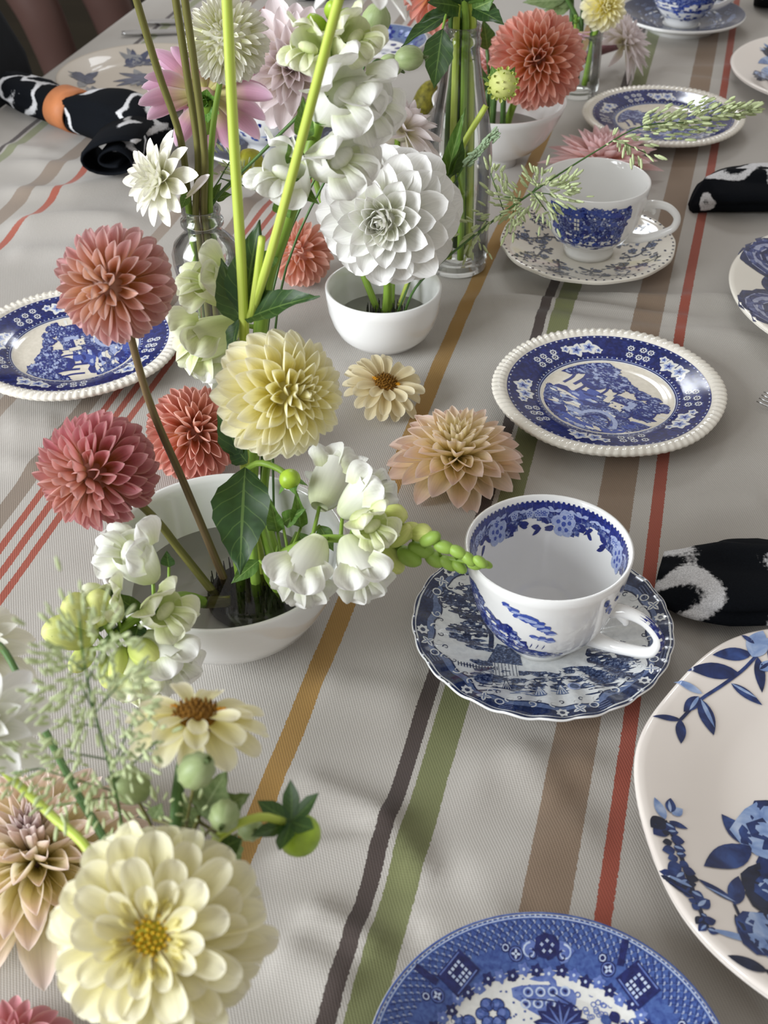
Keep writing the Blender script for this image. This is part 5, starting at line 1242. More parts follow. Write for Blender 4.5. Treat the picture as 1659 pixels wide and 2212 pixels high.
for a, b, wd, nr, mt in [((985, 22), (868, 100), .020, (-.2, -.4, .9), 'leaf'), ((1020, 20), (1066, 0), .022, (.2, -.9, .4), 'leaf_mid'), ((992, 15), (925, 5), .024, (0, -.8, .6), 'leaf'), ((1022, 18), (1088, 52), .022, (.2, -.7, .7), 'leaf'), ((996, 10), (995, -50), .022, (0, -.9, .3), 'leaf'), ((1012, 8), (1028, -50), .024, (0, -.9, .3), 'leaf_mid'), ((985, 24), (905, 52), .014, (-.2, -.4, .9), 'leaf')]:
    leaf(th, P(a[0], a[1], .990), P(b[0], b[1], .968 if b[1] > 0 else .982), wd, nr, mt, 5)
tube('petiole', [P(986, 22, .989), P(966, 28, .976), P(956, 62, .970)], .0010, MT['stem'], th, 6, 8); leaf(th, P(956, 62, .970), P(938, 190, .966), .026, (-.2, -.95, .2), 'leaf', 5)
th = thing('pink_dahlia', 'coral pink dahlia half hidden between milk bottle and salmon dahlia', 'flower', V((.112, 1.233, .025)), 'cut dahlias')
bloom(th, P(1060, 142, 1.262), (-.1, -.6, .7), 76*.00048, MT['petal_pink'], 60, seed=42, **{**DECO, 'inner_t': 0})
tube('stem', [V((.112, 1.233, .025)), P(1062, 215, 1.252), P(1060, 150, 1.263)], .0024, MT['stem'], th, 8, 10)
th['label'] = 'coral pink dahlia half hidden between milk bottle and salmon dahlia'
for dx, u, v in ((-.012, 1062, 235), (.0, 1085, 225), (.012, 1105, 232)):
    pass
# wilted yellow bud behind the bottle
th = thing('withered_bud', 'mottled yellow-green seed head leaning behind the milk bottle', 'flower bud', T(918, 225)); 
link('bud', mesh('bud', *blob_data(.012, .012, .022, 12, 9)), th, zframe(T(918, 215, .0195), (.4, .3, .75)), plain('mottled_olive', '6f6a22', .6, .3, .5, 220))
tube('stem', [T(900, 245, .001)+V((0, 0, .003)), T(910, 228, .008)], .002, MT['stem_dark'], th, 6, 3)

# ------------------------------------------------------------------ rice bowl and the far jar
k3 = V((.126, 1.2220, .025))
dahlia('large salmon ball dahlia over the footed rice bowl', P(1160, 128, 1.185), (-.05, -.85, .38), 108*.000462, 'petal_salmon', BALL, 270, [k3, P(1110, 225, 1.209)], 'stem', .0036, 51, Wd=(.20, .34), shape=dict(wb=(.6, .6), pk=(.72, .70), tip=(2.3, 2.2), cup0=(1.6, 1.1), cup1=(1.4, 1.1), curl=(.4, .45)))
th = thing('leafy_spray', 'short dark green leafy spray standing in the rice bowl', 'foliage', k3+V((-.017, 0, 0)))
for u, v, Y, dx, dy in ((1054, 192, 1.222, -.017, .002), (1070, 190, 1.207, -.013, -.011), (1088, 200, 1.200, -.002, -.013), (1040, 205, 1.212, -.021, -.006)): tube('stem', [k3+V((dx, dy, 0)), P(u, v, Y)], [.0030, .0027], MT['stem_deep'], th, 8, 4)
tube('stem', [k3+V((-.009, -.003, 0)), P(1062, 210, 1.214), P(1052, 108, 1.212)], [.0022, .0018], MT['stem_deep'], th, 8, 8)
leaf(th, P(1040, 205, 1.211), P(1030, 130, 1.205), .02, (0, -.9, .3), 'leaf', 4); leaf(th, P(1053, 108, 1.211), P(1044, 42, 1.205), .02, (0, -.6, .7), 'leaf', 4)
jt = V((BT_.x, BT_.y, .012))
dahlia('pale yellow dahlia standing in the far glass jar', P(1306, 15, 1.392), (.1, -.75, .4), 52*.000535, 'petal_cream', DECO, 80, [jt+V((.006, -.006, 0)), BT_+V((.013, -.010, .073))], 'stem', .003, 52, th=(5, 125), base=(.2, .32), L=(.45, .72), core_r=.32, inner_t=.4)
th, hd = dahlia('small lilac pink flower drooping over the jar rim', P(1243, 66, 1.368), (0, -.35, -.9), 31*.00052, 'petal_orchid', DECO, 16, [jt+V((-.010, -.008, 0)), BT_+V((-.010, -.012, .073)), P(1243, 36, 1.380), P(1243, 44, 1.370)], 'stem', .0018, 53, th=(50, 75), L=(.8, 1), Wd=(.4, .5), inner_t=1, tint=(1.1, 1.1, 1.1))
sepals(th, P(1243, 54, 1.369), (0, -.2, 1), .010, 5, 'sepal', 40)
th = thing('leafy_spray', 'grey-green leafy spray filling the far glass jar', 'foliage', jt)
for u, v, dx, dy in ((1236, -20, -.012, .006), (1262, -20, 0, .010), (1285, -10, .012, .006), (1215, -20, -.004, .000)): tube('stem', [jt+V((dx*.9, dy*.9, 0)), BT_+V((dx, dy, .074)), P(u, v, BT_.y+dy+.004)], [.0026, .0026, .0022], MT['stem_deep'], th, 8, 8)
for u, v, u2, v2 in ((1239, 10, 1190, -10), (1237, 0, 1230, -50), (1262, 0, 1275, -60), (1234, 12, 1175, 22), (1220, 0, 1130, 5), (1218, -10, 1150, -45)): leaf(th, P(u, v, 1.418), P(u2, v2, 1.424), .02, (0, -.8, .5), 'leaf_grey', 4)
th, hd = dahlia('blush white spiky dahlia lying beside the far jar', T(1347, 92, .0415), (.62, -.15, .55), .046, 'petal_blush', DECO, 84, None, seed=54, th=(6, 104), shape=dict(wb=(.5, .3), pk=(.5, .5), tip=(1.4, 1.2), cup0=(1.5, 1.2), cup1=(1.2, .9), curl=(.5, .1)), Wd=(.14, .26), inner_t=0)
tube('stem', [P(1236, 142, 1.455), P(1283, 114, 1.472), P(1330, 98, 1.505)], .0060, stem_mat('plum_stem', '6a4048', '8a5a62'), th, 8, 6)
# ------------------------------------------------------------------ flowers lying on the cloth
dahlia('pink pointed-petal dahlia lying behind the cottage teacup', T(1299, 359, .0105), (-.04, .06, 1), .0555, 'petal_pink', DECO, 74, None, seed=61, th=(12, 86), L=(.5, .98), Wd=(.22, .36), inner_t=0, shape=dict(wb=(.5, .35), pk=(.5, .5), tip=(1.4, 1.25), cup0=(1.2, .8), cup1=(1.0, .6), curl=(.3, .0)))
p0 = T(985, 1022); 
dahlia('cream dahlia blushing pink at its outer petals, on the cloth before the ochre stripe', p0+V((0, 0, .013)), (.02, -.06, 1), .0455, 'petal_sunset', DECO, 112, None, seed=62, th=(3, 95), pw=.74, L=(.54, .96), Wd=(.14, .46), inner_t=.62, base=(.10, .12), shape=dict(wb=(.55, .4), pk=(.6, .62), tip=(1.5, 1.6), cup0=(1.5, .9), cup1=(1.1, .6), curl=(.55, .05)))
MT['stem_mauve'] = stem_mat('mauve', '9a7a8a', 'b49aa8')
def zinnia(label, pos, axis, R, mat, layers, stem=None, seed=0, disk='disk_orange', dr=.30, quills=0, core_mat='disk_lime', stem_m='stem', sr=.003, group='cut zinnias'):
    pos = V(pos); axis = V(axis).normalized(); rg = random.Random(seed)
    th = thing('zinnia', label, 'flower', V(stem[0]) if stem else pos-axis*R*.3, group)
    hw_ = zframe(pos, axis); hd = link('flower_head', mesh('flower_head', *blob_data(R*dr, R*dr, R*dr*.55, 14, 8)), th, hw_, MT[core_mat])
    for li, (n, ln, wd, el, zz, curl) in enumerate(layers):
        me = petal_mesh('petal', .38, .66, 3.0, .45, .30, curl, .14, 6, 9, .4, seed+li); me.materials.append(MT[mat])
        for i in range(n):
            f = 2*PI*(i+.5*(li % 2))/n+rg.gauss(0, .06); e = R_(el+rg.gauss(0, 4))
            d = V((math.cos(f)*math.cos(e), math.sin(f)*math.cos(e), math.sin(e))); nn = V((-math.cos(f)*math.sin(e), -math.sin(f)*math.sin(e), math.cos(e)))
            o = bpy.data.objects.new('petal', me); COL.objects.link(o); o.parent = hd; k = 1+rg.uniform(-.05, .05); o.color = (k, k, k, max(0, 1-li/len(layers)-.3) if li else .0)
            l_ = ln*R*(1+rg.gauss(0, .05)); w_ = wd*R*(1+rg.gauss(0, .06))
            o.matrix_basis = frame(V((math.cos(f), math.sin(f), 0))*R*dr*.55+V((0, 0, zz*R)), d, nn, w_, l_, l_) @ M.Rotation(rg.gauss(0, .12), 4, 'Y')
    parts = []
    for i in range(70):
        a = i*GOLD; r = R*dr*.85*math.sqrt(i/70); z = R*dr*.5*math.sqrt(max(0, 1-(i/75))); 
        parts.append(tube_data([(r*math.cos(a), r*math.sin(a), z-.001), (r*math.cos(a)*1.12, r*math.sin(a)*1.12, z+R*.09*rg.uniform(.5, 1.2))], [R*.028, R*.016], 5, 1))
    o = link('disk_florets', mesh('disk_florets', *join(parts)), hd, hw_, MT[disk]); o['kind'] = 'stuff'
    parts = []
    for i in range(9):
        a = i*GOLD*1.3; r = R*dr*rg.uniform(.75, 1.0); c_ = V((r*math.cos(a), r*math.sin(a), R*dr*.42))
        for k in range(5): b = k*1.257; parts.append(xf((blob_data(R*.012, R*.032, R*.012, 6, 4)), M.Translation(c_+V((math.cos(b), math.sin(b), .3))*R*.03) @ M.Rotation(b-PI/2, 4, 'Z')))
    link('ring_florets', mesh('ring_florets', *join(parts)), hd, hw_, MT['ring_gold'])
    if quills:
        me = petal_mesh('quill', .7, .7, 2.2, 1.2, 1.0, .2, 0, 4, 4); me.materials.append(MT[mat])
        for i in range(quills):
            f = 2*PI*i/quills+rg.gauss(0, .1); e = R_(rg.uniform(28, 60)); d = V((math.cos(f)*math.cos(e), math.sin(f)*math.cos(e), math.sin(e)))
            o = bpy.data.objects.new('quill', me); COL.objects.link(o); o.parent = hd; o.color = (1, .98, .8, 1)
            o.matrix_basis = frame(V((math.cos(f), math.sin(f), 0))*R*dr*.8+V((0, 0, R*.12)), d, V((-d.x*.5, -d.y*.5, 1)), R*.080, R*rg.uniform(.20, .34), R*.2)
    if stem: tube('stem', list(stem)+[pos-axis*R*.08], [sr, sr, sr*1.15], MT[stem_m], th, 10, 12)
    return th
MT['ring_gold'] = plain('gold_florets', 'dc9a1e', .5, .2, .2, 800)
zinnia('small pale yellow zinnia lying by the foot of the small bowl', T(832, 832, .0205), (.25, -.22, .9), .0275, 'petal_zinnia_tan', [(16, .92, .34, -8, -.10, -.3), (14, .84, .34, 8, .0, -.3), (12, .72, .32, 22, .06, -.25)], None, 63, 'disk_brown', .36, 0, 'disk_brown')
# ------------------------------------------------------------------ front bouquet in the slim bottle
fb = V((BF_.x, BF_.y, .012))
def ins(dx, dy): return [BF_+V((dx*.9, dy*.9, .012)), BF_+V((dx, dy, .088)), BF_+V((dx, dy, .1085))]
zinnia('large full cream zinnia with a golden centre in the front bottle', P(330, 2022, .240), (.02, -.62, .80), 222*.000157, 'petal_zinnia', [(20, .98, .34, -14, -.10, -.35), (18, .92, .34, -2, .0, -.3), (16, .80, .34, 10, .07, -.25), (13, .64, .30, 22, .12, -.2), (11, .44, .22, 34, .15, -.1)], ins(0, -.0045), 71, 'disk_orange', .29, 34, 'disk_lime', 'stem', .003)
z2 = P(425, 1552, .318)
zinnia('smaller cream zinnia with a dark rust centre seen side-on', z2, (.05, .42, .9), 140*.000178, 'petal_zinnia', [(12, .94, .40, -10, -.06, -.5), (11, .82, .40, 4, .02, -.4), (9, .66, .36, 16, .08, -.3)], ins(0, .0045)+[P(376, 1850, .276), P(388, 1680, .303)], 72, 'disk_brown', .40, 0, 'disk_brown', 'stem_deep', .0022)
dahlia('cream dahlia with a plum heart lying beyond the front bottle', T(82, 1860, .020), (-.05, .05, 1), .054, 'petal_plum_eye', DECO, 130, None, seed=73, th=(2, 96), pw=.68, L=(.50, .98), Wd=(.10, .40), inner_t=.28, base=(.10, .14), shape=dict(wb=(.55, .4), pk=(.6, .62), tip=(1.5, 1.6), cup0=(1.6, 1.0), cup1=(1.3, .7), curl=(.5, .05)))
dahlia('white dahlia with flat petals at the left of the front bouquet', P(-48, 1575, .315), (.25, -.35, .85), 155*.000182, 'petal_white', DECO, 34, ins(-.0092, .0)+[P(212, 1875, .275), P(110, 1760, .296), P(10, 1665, .309)], 'stem_lime', .0019, 74, th=(10, 96), L=(.6, 1.0), Wd=(.3, .5), inner_t=.5)
dahlia('ivory dahlia behind the flat white dahlia', P(-62, 1405, .400), (.3, -.2, .9), 150*.00021, 'petal_ivory', DECO, 44, ins(-.0078, .0045)+[P(245, 1865, .278), P(165, 1710, .310), P(80, 1545, .350), P(0, 1395, .380)], 'stem_deep', .0017, 75, th=(10, 100), inner_t=.4)
dahlia('dark rose dahlia lying at the near left of the front bottle', T(28, 2262, .0125), (0, -.1, 1), .024, 'petal_rose', DECO, 50, None, seed=76)
# pods, buds, leaves and grass of the front bouquet
th = thing('green_bud', 'shiny green dahlia bud nodding on a lime stalk over the cloth', 'flower bud', ins(.0094, .0004)[0], 'dahlia buds')
tube('stem', ins(.0094, .0004)+[P(452, 1862, .277), P(490, 1795, .281), P(560, 1765, .285), P(612, 1775, .288)], [.0016, .0017, .0016], MT['stem_lime'], th, 8, 18)
b_ = link('bud', mesh('bud', *blob_data(.0082, .0082, .0075, 16, 10)), th, zframe(P(648, 1805, .287), (.7, -.4, -.6)), MT['bud_green'])
sepals(b_, P(648, 1805, .287)+V((-.003, .001, .0072)), (-.35, -.10, .92), .0150, 6, 'leaf', 84, .5); leaf(th, P(464, 1838, .281), P(522, 1812, .284), .013, (0, -.8, .6), 'leaf', 4)
MT['pod_stem'] = MT['stem_dark']
for i, (u, v, r, ax, tx) in enumerate([(283, 1698, 38, (-.5, -.3, .7), 'silene pod with a frayed mouth before the plum-hearted dahlia'), (424, 1665, 36, (.5, -.2, .8), 'closed green silene pod beside the zinnia stem'), (485, 1762, 32, (0, -.9, .4), 'open silene pod facing outward under the grey-green leaf'), (540, 1790, 28, (.3, -.5, .5), 'pale silene pod behind the nodding bud')]):
    in_ = ins(*((-.0032, .0088), (.0022, .0096), (.0058, .0082), (.0080, .0058))[i]); um, Ym, Y = ((345, .284, .296), (394, .288, .279), (424, .286, .281), (470, .290, .296))[i]
    th = thing('seed_pod', tx, 'seed pod', in_[0], 'silene pods')
    tube('stem', in_+[P(um, 1850, Ym), P(u, v, Y)], [.0006, .0006], MT['stem_dark'], th, 6, 20)
    c_ = P(u, v, Y); ax = V(ax).normalized(); s = r*.00017
    def pf(a, v_): return 1+.05*math.cos(10*a)
    b_ = link('pod_body', mesh('pod_body', *blob_data(s, s, s*1.35, 20, 10, pf)), th, zframe(c_, ax), MT['pod']); sepals(b_, c_+ax*s*1.1, ax, s*.75, 5, 'leaf_grey', 28, .5, 'tooth')
th = thing('leaf_sprig', 'grey-green lobed leaves beneath the smaller zinnia', 'leaf', ins(.0040, .0088)[0], None)
A = ins(.0040, .0088)+[P(408, 1850, .284), P(430, 1762, .298)]; tube('stem', A, .0009, MT['stem_dark'], th, 6, 20)
for a, b, wd in [((432, 1762), (490, 1665), .018), ((440, 1765), (540, 1715), .016), ((420, 1790), (395, 1720), .010), ((470, 1800), (520, 1860), .014), ((330, 1770), (350, 1735), .008)]: pedicel(th, A, P(a[0], a[1], .298), .0006, 'stem_dark'); leaf(th, P(a[0], a[1], .298), P(b[0], b[1], .299), wd, (0, -.8, .6), 'leaf_grey', 5, .2, .15, 'leaf', .14)
def spikelets(parent, pts, mat, seed, name='spikelets'):
    """pts: (position, direction, length) of each spikelet, joined in one mesh"""
    parts = []
    base = W[parent].translation
    for p, d, l in pts:
        parts.append(xf(blob_data(l*.13, l*.13, l*.5, 5, 4), zframe(V(p)-base+V(d).normalized()*l*.5, d)))
    o = link(name, mesh(name, *join(parts)), parent, M.Translation(base), mat); o['kind'] = 'stuff'
def clump(rg, c_, d, n, spread, l):
    out = []
    for i in range(n):
        q = V((rg.gauss(0, 1), rg.gauss(0, 1), rg.gauss(0, 1)))*spread
        dd = V(d).normalized()*1.0+q.normalized()*.75; out.append((V(c_)+q+V(d).normalized()*rg.uniform(-1, 1)*spread*1.2, dd, l*rg.uniform(.7, 1.2)))
    return out
MT['grass'] = stem_mat('grass_seed', 'a5b37c', 'cfd8ae', .6); MT['grass_grey'] = stem_mat('grass_seed_grey', '7f9a78', 'a9bb98', .6)
# long grass arching right over the cottage teacup
rg = random.Random(17)
gp = [k2+V((.013, -.005, 0)), P(905, 612, .86), P(1010, 520, .865), P(1150, 415, .88), P(1290, 325, .90), P(1390, 272, .92), P(1520, 262, .94), P(1632, 240, .955)]
th = thing('grass_plume', 'long grass plume arching over the cottage teacup to the far fluted plate', 'grass', gp[0], 'grasses')
tube('stem', gp, [.0010, .0010, .0008, .0006, .0005, .0004], MT['stem_deep'], th, 6, 40)
sp_ = []
for i in range(300):
    f = rg.random(); u = 1385+250*f; v = 272-38*f+rg.gauss(0, 1)*(14*math.sin(PI*min(1, .15+f*.9))+3); Y = .925+.03*f+rg.gauss(0, .006)
    sp_.append((P(u, v, Y), P(u+60, v-14+(-16 if v < 272-38*f else 16), Y+rg.uniform(-.03, .03))-P(u, v, Y), .0085*rg.uniform(.7, 1.2)))
for (u, v, du, dv, n, sd) in [(1195, 420, 35, 10, 46, .0065), (1165, 395, -5, -40, 24, .005), (1120, 432, -45, -10, 34, .0055), (1085, 425, -35, -40, 18, .005), (1180, 455, 8, 40, 20, .005), (1105, 465, -15, 35, 22, .005), (1225, 410, 30, -10, 22, .005), (1060, 375, -5, -35, 12, .004), (1045, 470, -28, 10, 14, .004), (1022, 495, -25, 5, 12, .004), (1020, 530, -5, 35, 12, .004), (1370, 315, 25, 30, 14, .004), (1330, 300, 25, -10, 8, .003), (1395, 330, 20, 25, 8, .003)]:
    sp_ += clump(rg, P(u, v, .875), P(u+du, v+dv, .87)-P(u, v, .875), n, sd, .0085)
spikelets(th, sp_, MT['grass'], 1)
for a, b in (((1150, 415), (1195, 420)), ((1150, 415), (1165, 395)), ((1130, 430), (1090, 425)), ((1120, 438), (1105, 465)), ((1040, 497), (1020, 530)), ((1150, 415), (1180, 455)), ((1330, 302), (1395, 330)), ((1060, 480), (1030, 475)), ((1090, 460), (1060, 375))): tube('branch', [P(a[0], a[1], .876), P(b[0], b[1], .874)], .0004, MT['stem_deep'], th, 5, 2)
th = thing('grass_tuft', 'short grey-green grass tuft before the milk bottle', 'grass', k2+V((.006, -.010, 0)), 'grasses')
tube('stem', [k2+V((.006, -.010, 0)), P(940, 480, .885), P(1010, 345, .89), P(1062, 290, .895)], [.0008, .0006, .0004], MT['stem_deep'], th, 6, 12)
sp_ = []
for i in range(90):
    f = rg.random(); u, v = 1000+65*f, 358-66*f; p = P(u+rg.gauss(0, 5), v+rg.gauss(0, 5), .89); sp_.append((p, P(u+50, v-45+rg.uniform(-30, 30), .88)-p, .008))
spikelets(th, sp_, MT['grass_grey'], 2)
th = thing('grass_tuft', 'small grass tuft behind the lime stem by the yellow bud', 'grass', inb(BL_, 48, .128)[0], 'grasses')
tube('stem', inb(BL_, 48, .128)+[P(476, 385, .874), P(496, 350, .885)], .0006, MT['stem_deep'], th, 5, 20); tube('branch', [P(476, 385, .874), P(545, 408, .860), P(612, 440, .89)], .0005, MT['stem_deep'], th, 5, 6)
spikelets(th, clump(rg, P(506, 358, .887), (-.3, 0, .6), 40, .006, .007)+clump(rg, P(612, 440, .89), (.3, 0, .6), 22, .006, .007), MT['grass'], 3)
# loose panicle of the front bouquet
th = thing('grass_panicle', 'loose feathery grass panicle in the front bouquet', 'grass', ins(-.0058, .0075)[0], 'grasses')
fp_ = ins(-.0058, .0075)+[P(275, 1850, .282), P(248, 1700, .282), P(205, 1540, .280), P(180, 1420, .286), P(172, 1330, .29)]
tube('stem', fp_, [.0007, .0006, .0005, .0004], MT['stem_deep'], th, 6, 24)
sp_ = []
for (u, v, du, dv, n, sd) in [(180, 1380, -10, -40, 70, .0062), (235, 1370, 20, -30, 26, .004), (140, 1420, -30, -10, 26, .004), (170, 1470, -25, 15, 44, .0055), (255, 1480, 40, -25, 50, .0055), (120, 1490, -30, -10, 20, .004), (205, 1540, 5, 20, 30, .005), (150, 1560, -25, 10, 20, .004), (275, 1620, 25, 10, 36, .0045), (150, 1625, -30, 5, 24, .004), (300, 1530, 25, 10, 20, .004), (85, 1660, -30, 5, 26, .0045), (30, 1670, -25, 10, 20, .004), (190, 1690, -10, 15, 22, .004), (230, 1720, 5, 25, 24, .004), (265, 1790, 5, 25, 28, .0045), (120, 1740, -10, 20, 20, .004), (340, 1600, 25, 0, 16, .0035), (285, 1650, 10, 15, 18, .003), (345, 1740, 5, -20, 10, .003), (425, 1760, 10, -5, 12, .003)]:
    sp_ += clump(rg, P(u, v, .283), P(u+du, v+dv, .279)-P(u, v, .283), n, sd, .0052)
spikelets(th, sp_, MT['grass'], 4)
for a, b in [((205, 1540), (255, 1480)), ((200, 1530), (170, 1470)), ((215, 1570), (150, 1560)), ((240, 1660), (275, 1620)), ((230, 1640), (150, 1625)), ((250, 1710), (85, 1660)), ((85, 1660), (30, 1670)), ((250, 1720), (120, 1740)), ((255, 1740), (265, 1790)), ((190, 1470), (235, 1370)), ((185, 1450), (140, 1420)), ((240, 1660), (300, 1530)), ((245, 1690), (340, 1600))]: tube('branch', [P(a[0], a[1], .283), P(b[0], b[1], .282)], .00035, MT['stem_deep'], th, 5, 2)
# silene seed pods by the tall snapdragon
for i, (u, v, r, ax, Y, tx) in enumerate([(812, 45, 30, (.2, -.2, .9), .68, 'open green silene pod under the top white dahlia'), (884, 125, 26, (.9, -.2, .1), .69, 'round silene pod pointing at the milk bottle leaf'), (845, 140, 22, (.6, .1, -.4), .705, 'tattered silene pod beside the white snapdragon')]):
    b0 = K((.008, .0125, .003)[i], (.0200, .0190, .0245)[i]); q = (-.004, .004, .0)[i]; w2 = (.0, -.006, .007)[i]; th = thing('seed_pod', tx, 'seed pod', b0, 'silene pods'); c_ = P(u, v, Y); ax = V(ax).normalized(); s = r*.00025
    tube('stem', [b0, P(588, 640, .655)+V((q, w2, 0)), P(735, 290, .676)+V((q, w2, 0)), P(800, 150, .686)+V((q, w2*.7, 0)), c_-ax*s], [.0008, .0007, .0006], MT['stem_deep'], th, 6, 24)
    b_ = link('pod_body', mesh('pod_body', *blob_data(s, s, s*1.25, 20, 10, lambda a, v_: 1+.05*math.cos(10*a))), th, zframe(c_, ax), MT['pod']); sepals(b_, c_+ax*s, ax, s*.7, 5, 'leaf_grey', 22, .5, 'tooth')

# ------------------------------------------------------------------ napkins
def napkin_mat(name, seed, sc=16):
    t = NT(name); co = t.objco(); mp = t.n('Mapping'); mp.inputs['Location'].default_value = (seed*3.1, seed*1.7, 0); t.l(co, mp.inputs[0])
    n1 = t.noise(sc, 1.0, mp.outputs[0], 0.4); fz = t.noise(420, 3, mp.outputs[0])
    v = t.math('ABSOLUTE', t.math('SUBTRACT', n1, 0.60)); v = t.math('ADD', v, t.math('MULTIPLY_ADD', fz, .05, -.025))
    col = t.ramp(v, [(.030, lin('d6d6d8')), (.048, lin('0e1116'))])
    wv = t.noise(1300, 1, co)
    return t.done(t.bsdf(t.mix(1.0, col, t.ramp(wv, [(.3, (.7, .7, .7, 1)), (.7, (1.1, 1.1, 1.1, 1))]), 'MULTIPLY'), .9, .1, t.bump(wv, .3, .0006)))
def napkin(label, cen, hw_, hh, mat, seed, folds=5, nu=36, nv=40, fold_a=.14, z0=.0, extra=None, open_end=False):
    """a bunched cloth lying along the centreline"""
    c_ = crom([V(p) for p in cen], nv); vs, fs, uv = [], [], []
    th = thing('napkin', label, 'napkin', c_[0], 'black and white napkins'); b0 = W[th].translation
    for j, p in enumerate(c_):
        f = j/nv; x = f*(len(hw_)-1); k = min(int(x), len(hw_)-2); w_ = hw_[k]+(hw_[k+1]-hw_[k])*(x-k); h_ = hh[k]+(hh[k+1]-hh[k])*(x-k)
        tt = (c_[min(j+1, nv)]-c_[max(j-1, 0)]); tt.z = 0; tt.normalize(); sd = V((tt.y, -tt.x, 0))
        for i in range(nu):
            a = 2*PI*i/nu; cx, sz = math.cos(a), math.sin(a)
            n_ = MN.noise(V((math.cos(a)*1.3+seed*7, math.sin(a)*1.3, f*2.2+seed)))
            fo = 1+fold_a*math.sin(folds*a+seed+3*f+2.0*n_)*(1 if sz > -.3 else .2)+.22*n_
            zz = h_*.5*(1+sz*fo) if sz > 0 else h_*.5*(1+sz)
            vs.append(p+sd*(w_*cx*fo)+V((0, 0, z0+max(0.0006, zz)))-b0); uv.append((i/nu, f))
    for j in range(nv):
        for i in range(nu): fs.append((j*nu+i, j*nu+(i+1) % nu, (j+1)*nu+(i+1) % nu, (j+1)*nu+i))
    for e in (0, nv):
        if e == 0 and open_end: continue
        m_ = sum((vs[e*nu+i] for i in range(nu)), V())/nu; vs.append(m_); uv.append((.5, .5))
        for i in range(nu): fs.append((len(vs)-1, e*nu+i, e*nu+(i+1) % nu) if e else (len(vs)-1, e*nu+(i+1) % nu, e*nu+i))
    o = link('cloth', mesh('cloth', vs, fs, uv), th, W[th], mat)
    return th
napkin('black napkin with a white brush stroke lying between scalloped saucer and wavy plate', [T(1418, 1268), T(1500, 1285), T(1600, 1292), T(1760, 1290), T(1900, 1290)], [.020, .029, .034, .034, .030, .028], [.018, .024, .026, .026, .022, .02], napkin_mat('napkin_brushed_dark', 1.3, 13), 2)
napkin('slim black napkin with a white ringed patch above the peony plate', [T(1492, 458), T(1530, 452), T(1590, 448), T(1700, 445), T(1850, 440)], [.006, .019, .026, .028, .028, .026], [.010, .030, .036, .036, .034, .03], napkin_mat('napkin_ringed', 2.15, 19), 5)
napkin('black napkin at the far end beside the blue teacup', [T(1628, 12), T(1660, 15), T(1760, 20)], [.012, .03, .035, .03], [.03, .045, .045, .04], napkin_mat('napkin_far', 4.0, 16), 7)
napkin('black napkin lying far behind the white dahlias', [T(640, 0), T(700, -4), T(760, -10)], [.012, .028, .03, .02], [.02, .03, .03, .02], napkin_mat('napkin_far_dark', 5.0, 12), 9)
nm = napkin_mat('napkin_ringed_left', 3.2, 17)
ax0, ax1 = T(40, 232), T(360, 352)
th = napkin('rolled black and white napkin in a tan leather ring at the table edge', [T(28, 222), T(90, 248), T(160, 278), T(230, 300), T(318, 330), T(366, 342)], [.020, .026, .019, .028, .035, .035, .026], [.036, .040, .036, .046, .054, .052, .038], nm, 3, 4, fold_a=.10)
# coil end that shows the roll from its side
cc = T(248, 340, .032); parts = []
ap = V((-.10, -1, .05)).normalized(); qf = zframe(cc, ap)
pts = []
for i in range(40):
    a = i/39*2*PI*1.7+.6; r = .031*(1-.66*i/39)*(1+.10*math.sin(2*a+1)); pts.append((1.12*r*math.cos(a), .86*r*math.sin(a)))
vs, fs, uv = [], [], []
for i, (x, y) in enumerate(pts):
    for k, z in enumerate((-.05, -.02, .000, .008)): vs.append((x*(1-.08*(k == 3))+.003*math.sin(i*.5), y*(1-.08*(k == 3)), z+.006*math.sin(i*.33)*(k > 1))); uv.append((i/39, k/3))
for i in range(39):
    for k in range(3): fs.append((i*4+k, (i+1)*4+k, (i+1)*4+k+1, i*4+k+1))
co_ = link('rolled_end', mesh('rolled_end', vs, fs, uv), th, qf, napkin_mat('napkin_roll', 6.4, 26)); sd = co_.modifiers.new('thickness', 'SOLIDIFY'); sd.thickness = .0022
lea = plain('tan_leather', 'c07a4e', .55, .3, .12, 60)
ctr = T(163, 279); dirn = (T(230, 300)-T(90, 248)).normalized()
rg_ = tag(link('napkin_ring', None, None, M.Translation(V((ctr.x, ctr.y, 0)))), 'tan leather ring around the rolled black napkin', 'napkin ring')
sd_ = V((dirn.y, -dirn.x, 0)); vs, fs = [], []; n = 40
for i in range(n):
    a = 2*PI*i/n; rr = sd_*(.0250*math.cos(a))+V((0, 0, .0215+.0208*math.sin(a)))
    ro = sd_*(.0268*math.cos(a))+V((0, 0, .0220+.0222*math.sin(a)))
    for s in (-.016, .016):
        vs.append(ro+dirn*s); vs.append(rr+dirn*s)
for i in range(n):
    a, b = i*4, ((i+1) % n)*4
    fs += [(a, a+2, b+2, b), (a+1, b+1, b+3, a+3), (a, b, b+1, a+1), (a+2, a+3, b+3, b+2)]
link('band', mesh('band', vs, fs), rg_, W[rg_], lea)
tube('tie', [T(118, 268, .004), T(150, 283, .004), T(198, 292, .004)], [.0016, .0016], lea, rg_, 6, 8)

